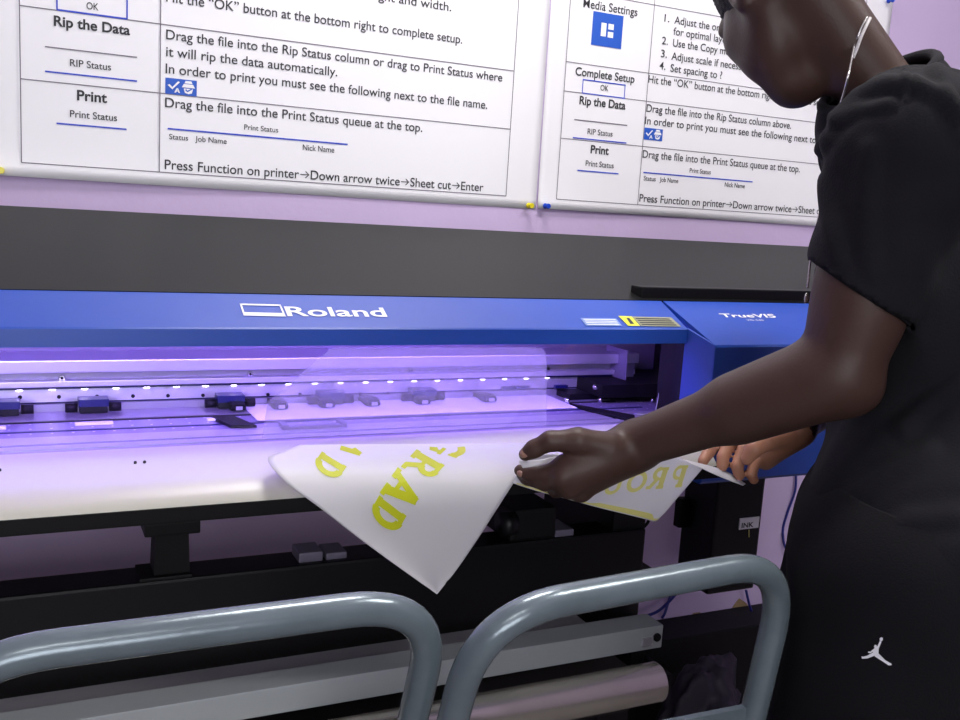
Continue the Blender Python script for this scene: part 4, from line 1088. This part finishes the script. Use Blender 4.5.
# emblem of a leaping figure on the shorts, pressed onto the cloth
from mathutils.bvhtree import BVHTree
bv = BVHTree.FromPolygons([v_.co.copy() for v_ in me.vertices], [tuple(p.vertices) for p in me.polygons])
def onto(px, py, lift):
    d = Vector(ray(px, py)).normalized(); h = bv.ray_cast(Vector(CAMP), d)
    return (h[0]-d*lift) if h[0] else Vector(D(px, py, .92))
EM = [[(881.0, 637.2), (882.8, 637.8), (882.9, 640), (881.5, 641.4), (879.8, 640.6), (879.6, 638.4)],
      [(879.8, 641), (881.6, 641.6), (878.6, 649.2), (876.2, 648.4)],
      [(874.8, 644.6), (876.6, 645.2), (877, 647.4), (875.4, 648.6), (873.8, 646.8)],
      [(874.2, 648), (878.8, 648.4), (878.4, 655.2), (873.2, 655.6), (872.8, 652)],
      [(873.4, 649), (874.6, 650.6), (870.4, 653.4), (867.8, 652.6), (868.4, 651.4), (870.4, 651.6)],
      [(873.4, 652.2), (874.4, 655.8), (867.6, 658.4), (862.0, 658.8), (861.4, 656.4), (863.2, 656.6), (867.2, 655.6)],
      [(876.6, 652.4), (878.4, 653.2), (885.4, 660.2), (891.6, 663.8), (891.4, 665.2), (888.6, 665.4), (883.0, 661.6), (874.4, 656.2)]]
V = []; Fc = []
for pg in EM:
    n = len(V); V += [tuple(onto(x, y, .0045)) for x, y in pg]; Fc.append(tuple(range(n, n+len(pg))))
me2 = bpy.data.meshes.new('emblem'); me2.from_pydata(V, [], Fc); under(SHO, link('emblem', me2, 'white', None))
# shoes
for an in (LAN, RAN):
    S = SDF(an-.25, an+.25, .006)
    S.cone(an-UP*.045-FW*.045, an-UP*.045+FW*.05, .040, .042, .02); S.cone(an-UP*.045+FW*.05, an-UP*.052+FW*.17, .042, .032, .02); S.cone(an-UP*.04-FW*.02, an+UP*.01, .043, .046, .02)
    v, q = S.mesh(); v[:, 2] = np.maximum(v[:, 2], .004); under(PER, link('shoe', to_mesh('shoe', v, q), 'shoe', None, True))
# necklace: cord round the neck, chain hanging plumb
def skin_hit(px, py, lift):
    d = Vector(ray(px, py)).normalized()
    best = None
    for t in TREES:
        h = t.ray_cast(Vector(CAMP), d)
        if h[0] and (best is None or h[3] < best[1]): best = (h[0], h[3])
    return (best[0]-d*lift) if best else Vector(D(px, py, .98))
TREES = []
for o in (BODY, SHIRT):
    TREES.append(BVHTree.FromPolygons([v_.co.copy() for v_ in o.data.vertices], [tuple(p.vertices) for p in o.data.polygons]))
NK = under(PER, MB().tube(spline([skin_hit(x, y, .002) for x, y in ((870, 18), (866, 26), (861, 37), (857, 48), (853, 58))]), .0019, 8).build('necklace', 'cord', None, True))
pts = [skin_hit(x, y, .002) for x, y in ((867, 17), (862, 26), (858, 36), (854, 46))]
e = Vector(D(852, 56, .985)); 
g = [Vector(D(x, y, dd)) for x, y, dd in ((849, 72, 1.00), (844, 92, 1.01), (838.5, 112, 1.02), (832, 150, 1.03), (821, 205, 1.03), (812, 250, 1.03), (807.5, 288, 1.03))]
under(NK, MB().tube(spline([tuple(p) for p in pts]+[tuple(x) for x in g]), .0012, 8).build('chain', 'chain', None, True))
p = D(811.5, 250, 1.028); under(NK, MB().ball(tuple(p), .0028, n=12).build('bead', 'chain', None, True))
p = D(806.5, 298, 1.03); under(NK, MB().ball(tuple(p), .0030, (1, .6, 2.0), 12).build('pendant', 'chain', None, True))

# ------------------------------------------------------------------ lights
world = bpy.data.worlds.new('room_air'); scene.world = world; world.use_nodes = True
world.node_tree.nodes['Background'].inputs[0].default_value = (.5, .47, .55, 1); world.node_tree.nodes['Background'].inputs[1].default_value = .0
def lamp(x, y, sx, sy, power, label):
    t = thing('ceiling_light', label, 'ceiling light', (x, y, 2.62), 'ceiling lights')
    under(t, MB().box(x-sx/2-.03, x+sx/2+.03, y-sy/2-.03, y+sy/2+.03, 2.60, 2.62).build('light_frame', 'white', None))
    under(t, MB().box(x-sx/2, x+sx/2, y-sy/2, y+sy/2, 2.592, 2.60).build('diffuser', 'lamp', None))
    l = bpy.data.lights.new('lamp_light', 'AREA'); l.shape = 'RECTANGLE'; l.size = sx; l.size_y = sy; l.energy = power; l.color = (1, .97, .94)
    o = bpy.data.objects.new('lamp_light', l); COL.objects.link(o); o.location = (x, y, 2.588); under(t, o)
lamp(.72, 1.28, .60, .30, 14, 'ceiling light panel above the printer')
lamp(1.55, .42, .8, .30, 16, 'ceiling light panel to the right of the person')
lamp(-.3, -.9, 1.0, .30, 5, 'added fill light panel behind the viewer')  # unseen, added for more frontal light on the posters
l = bpy.data.lights.new('violet_strip_light', 'AREA'); l.shape = 'RECTANGLE'; l.size = 1.45; l.size_y = .018; l.energy = 7.8; l.color = (.32, .18, 1.0)
o = bpy.data.objects.new('violet_strip_light', l); COL.objects.link(o); o.location = (.13, 1.195, 1.1455); o.rotation_euler = (math.radians(48), 0, 0); under(PRN, o)
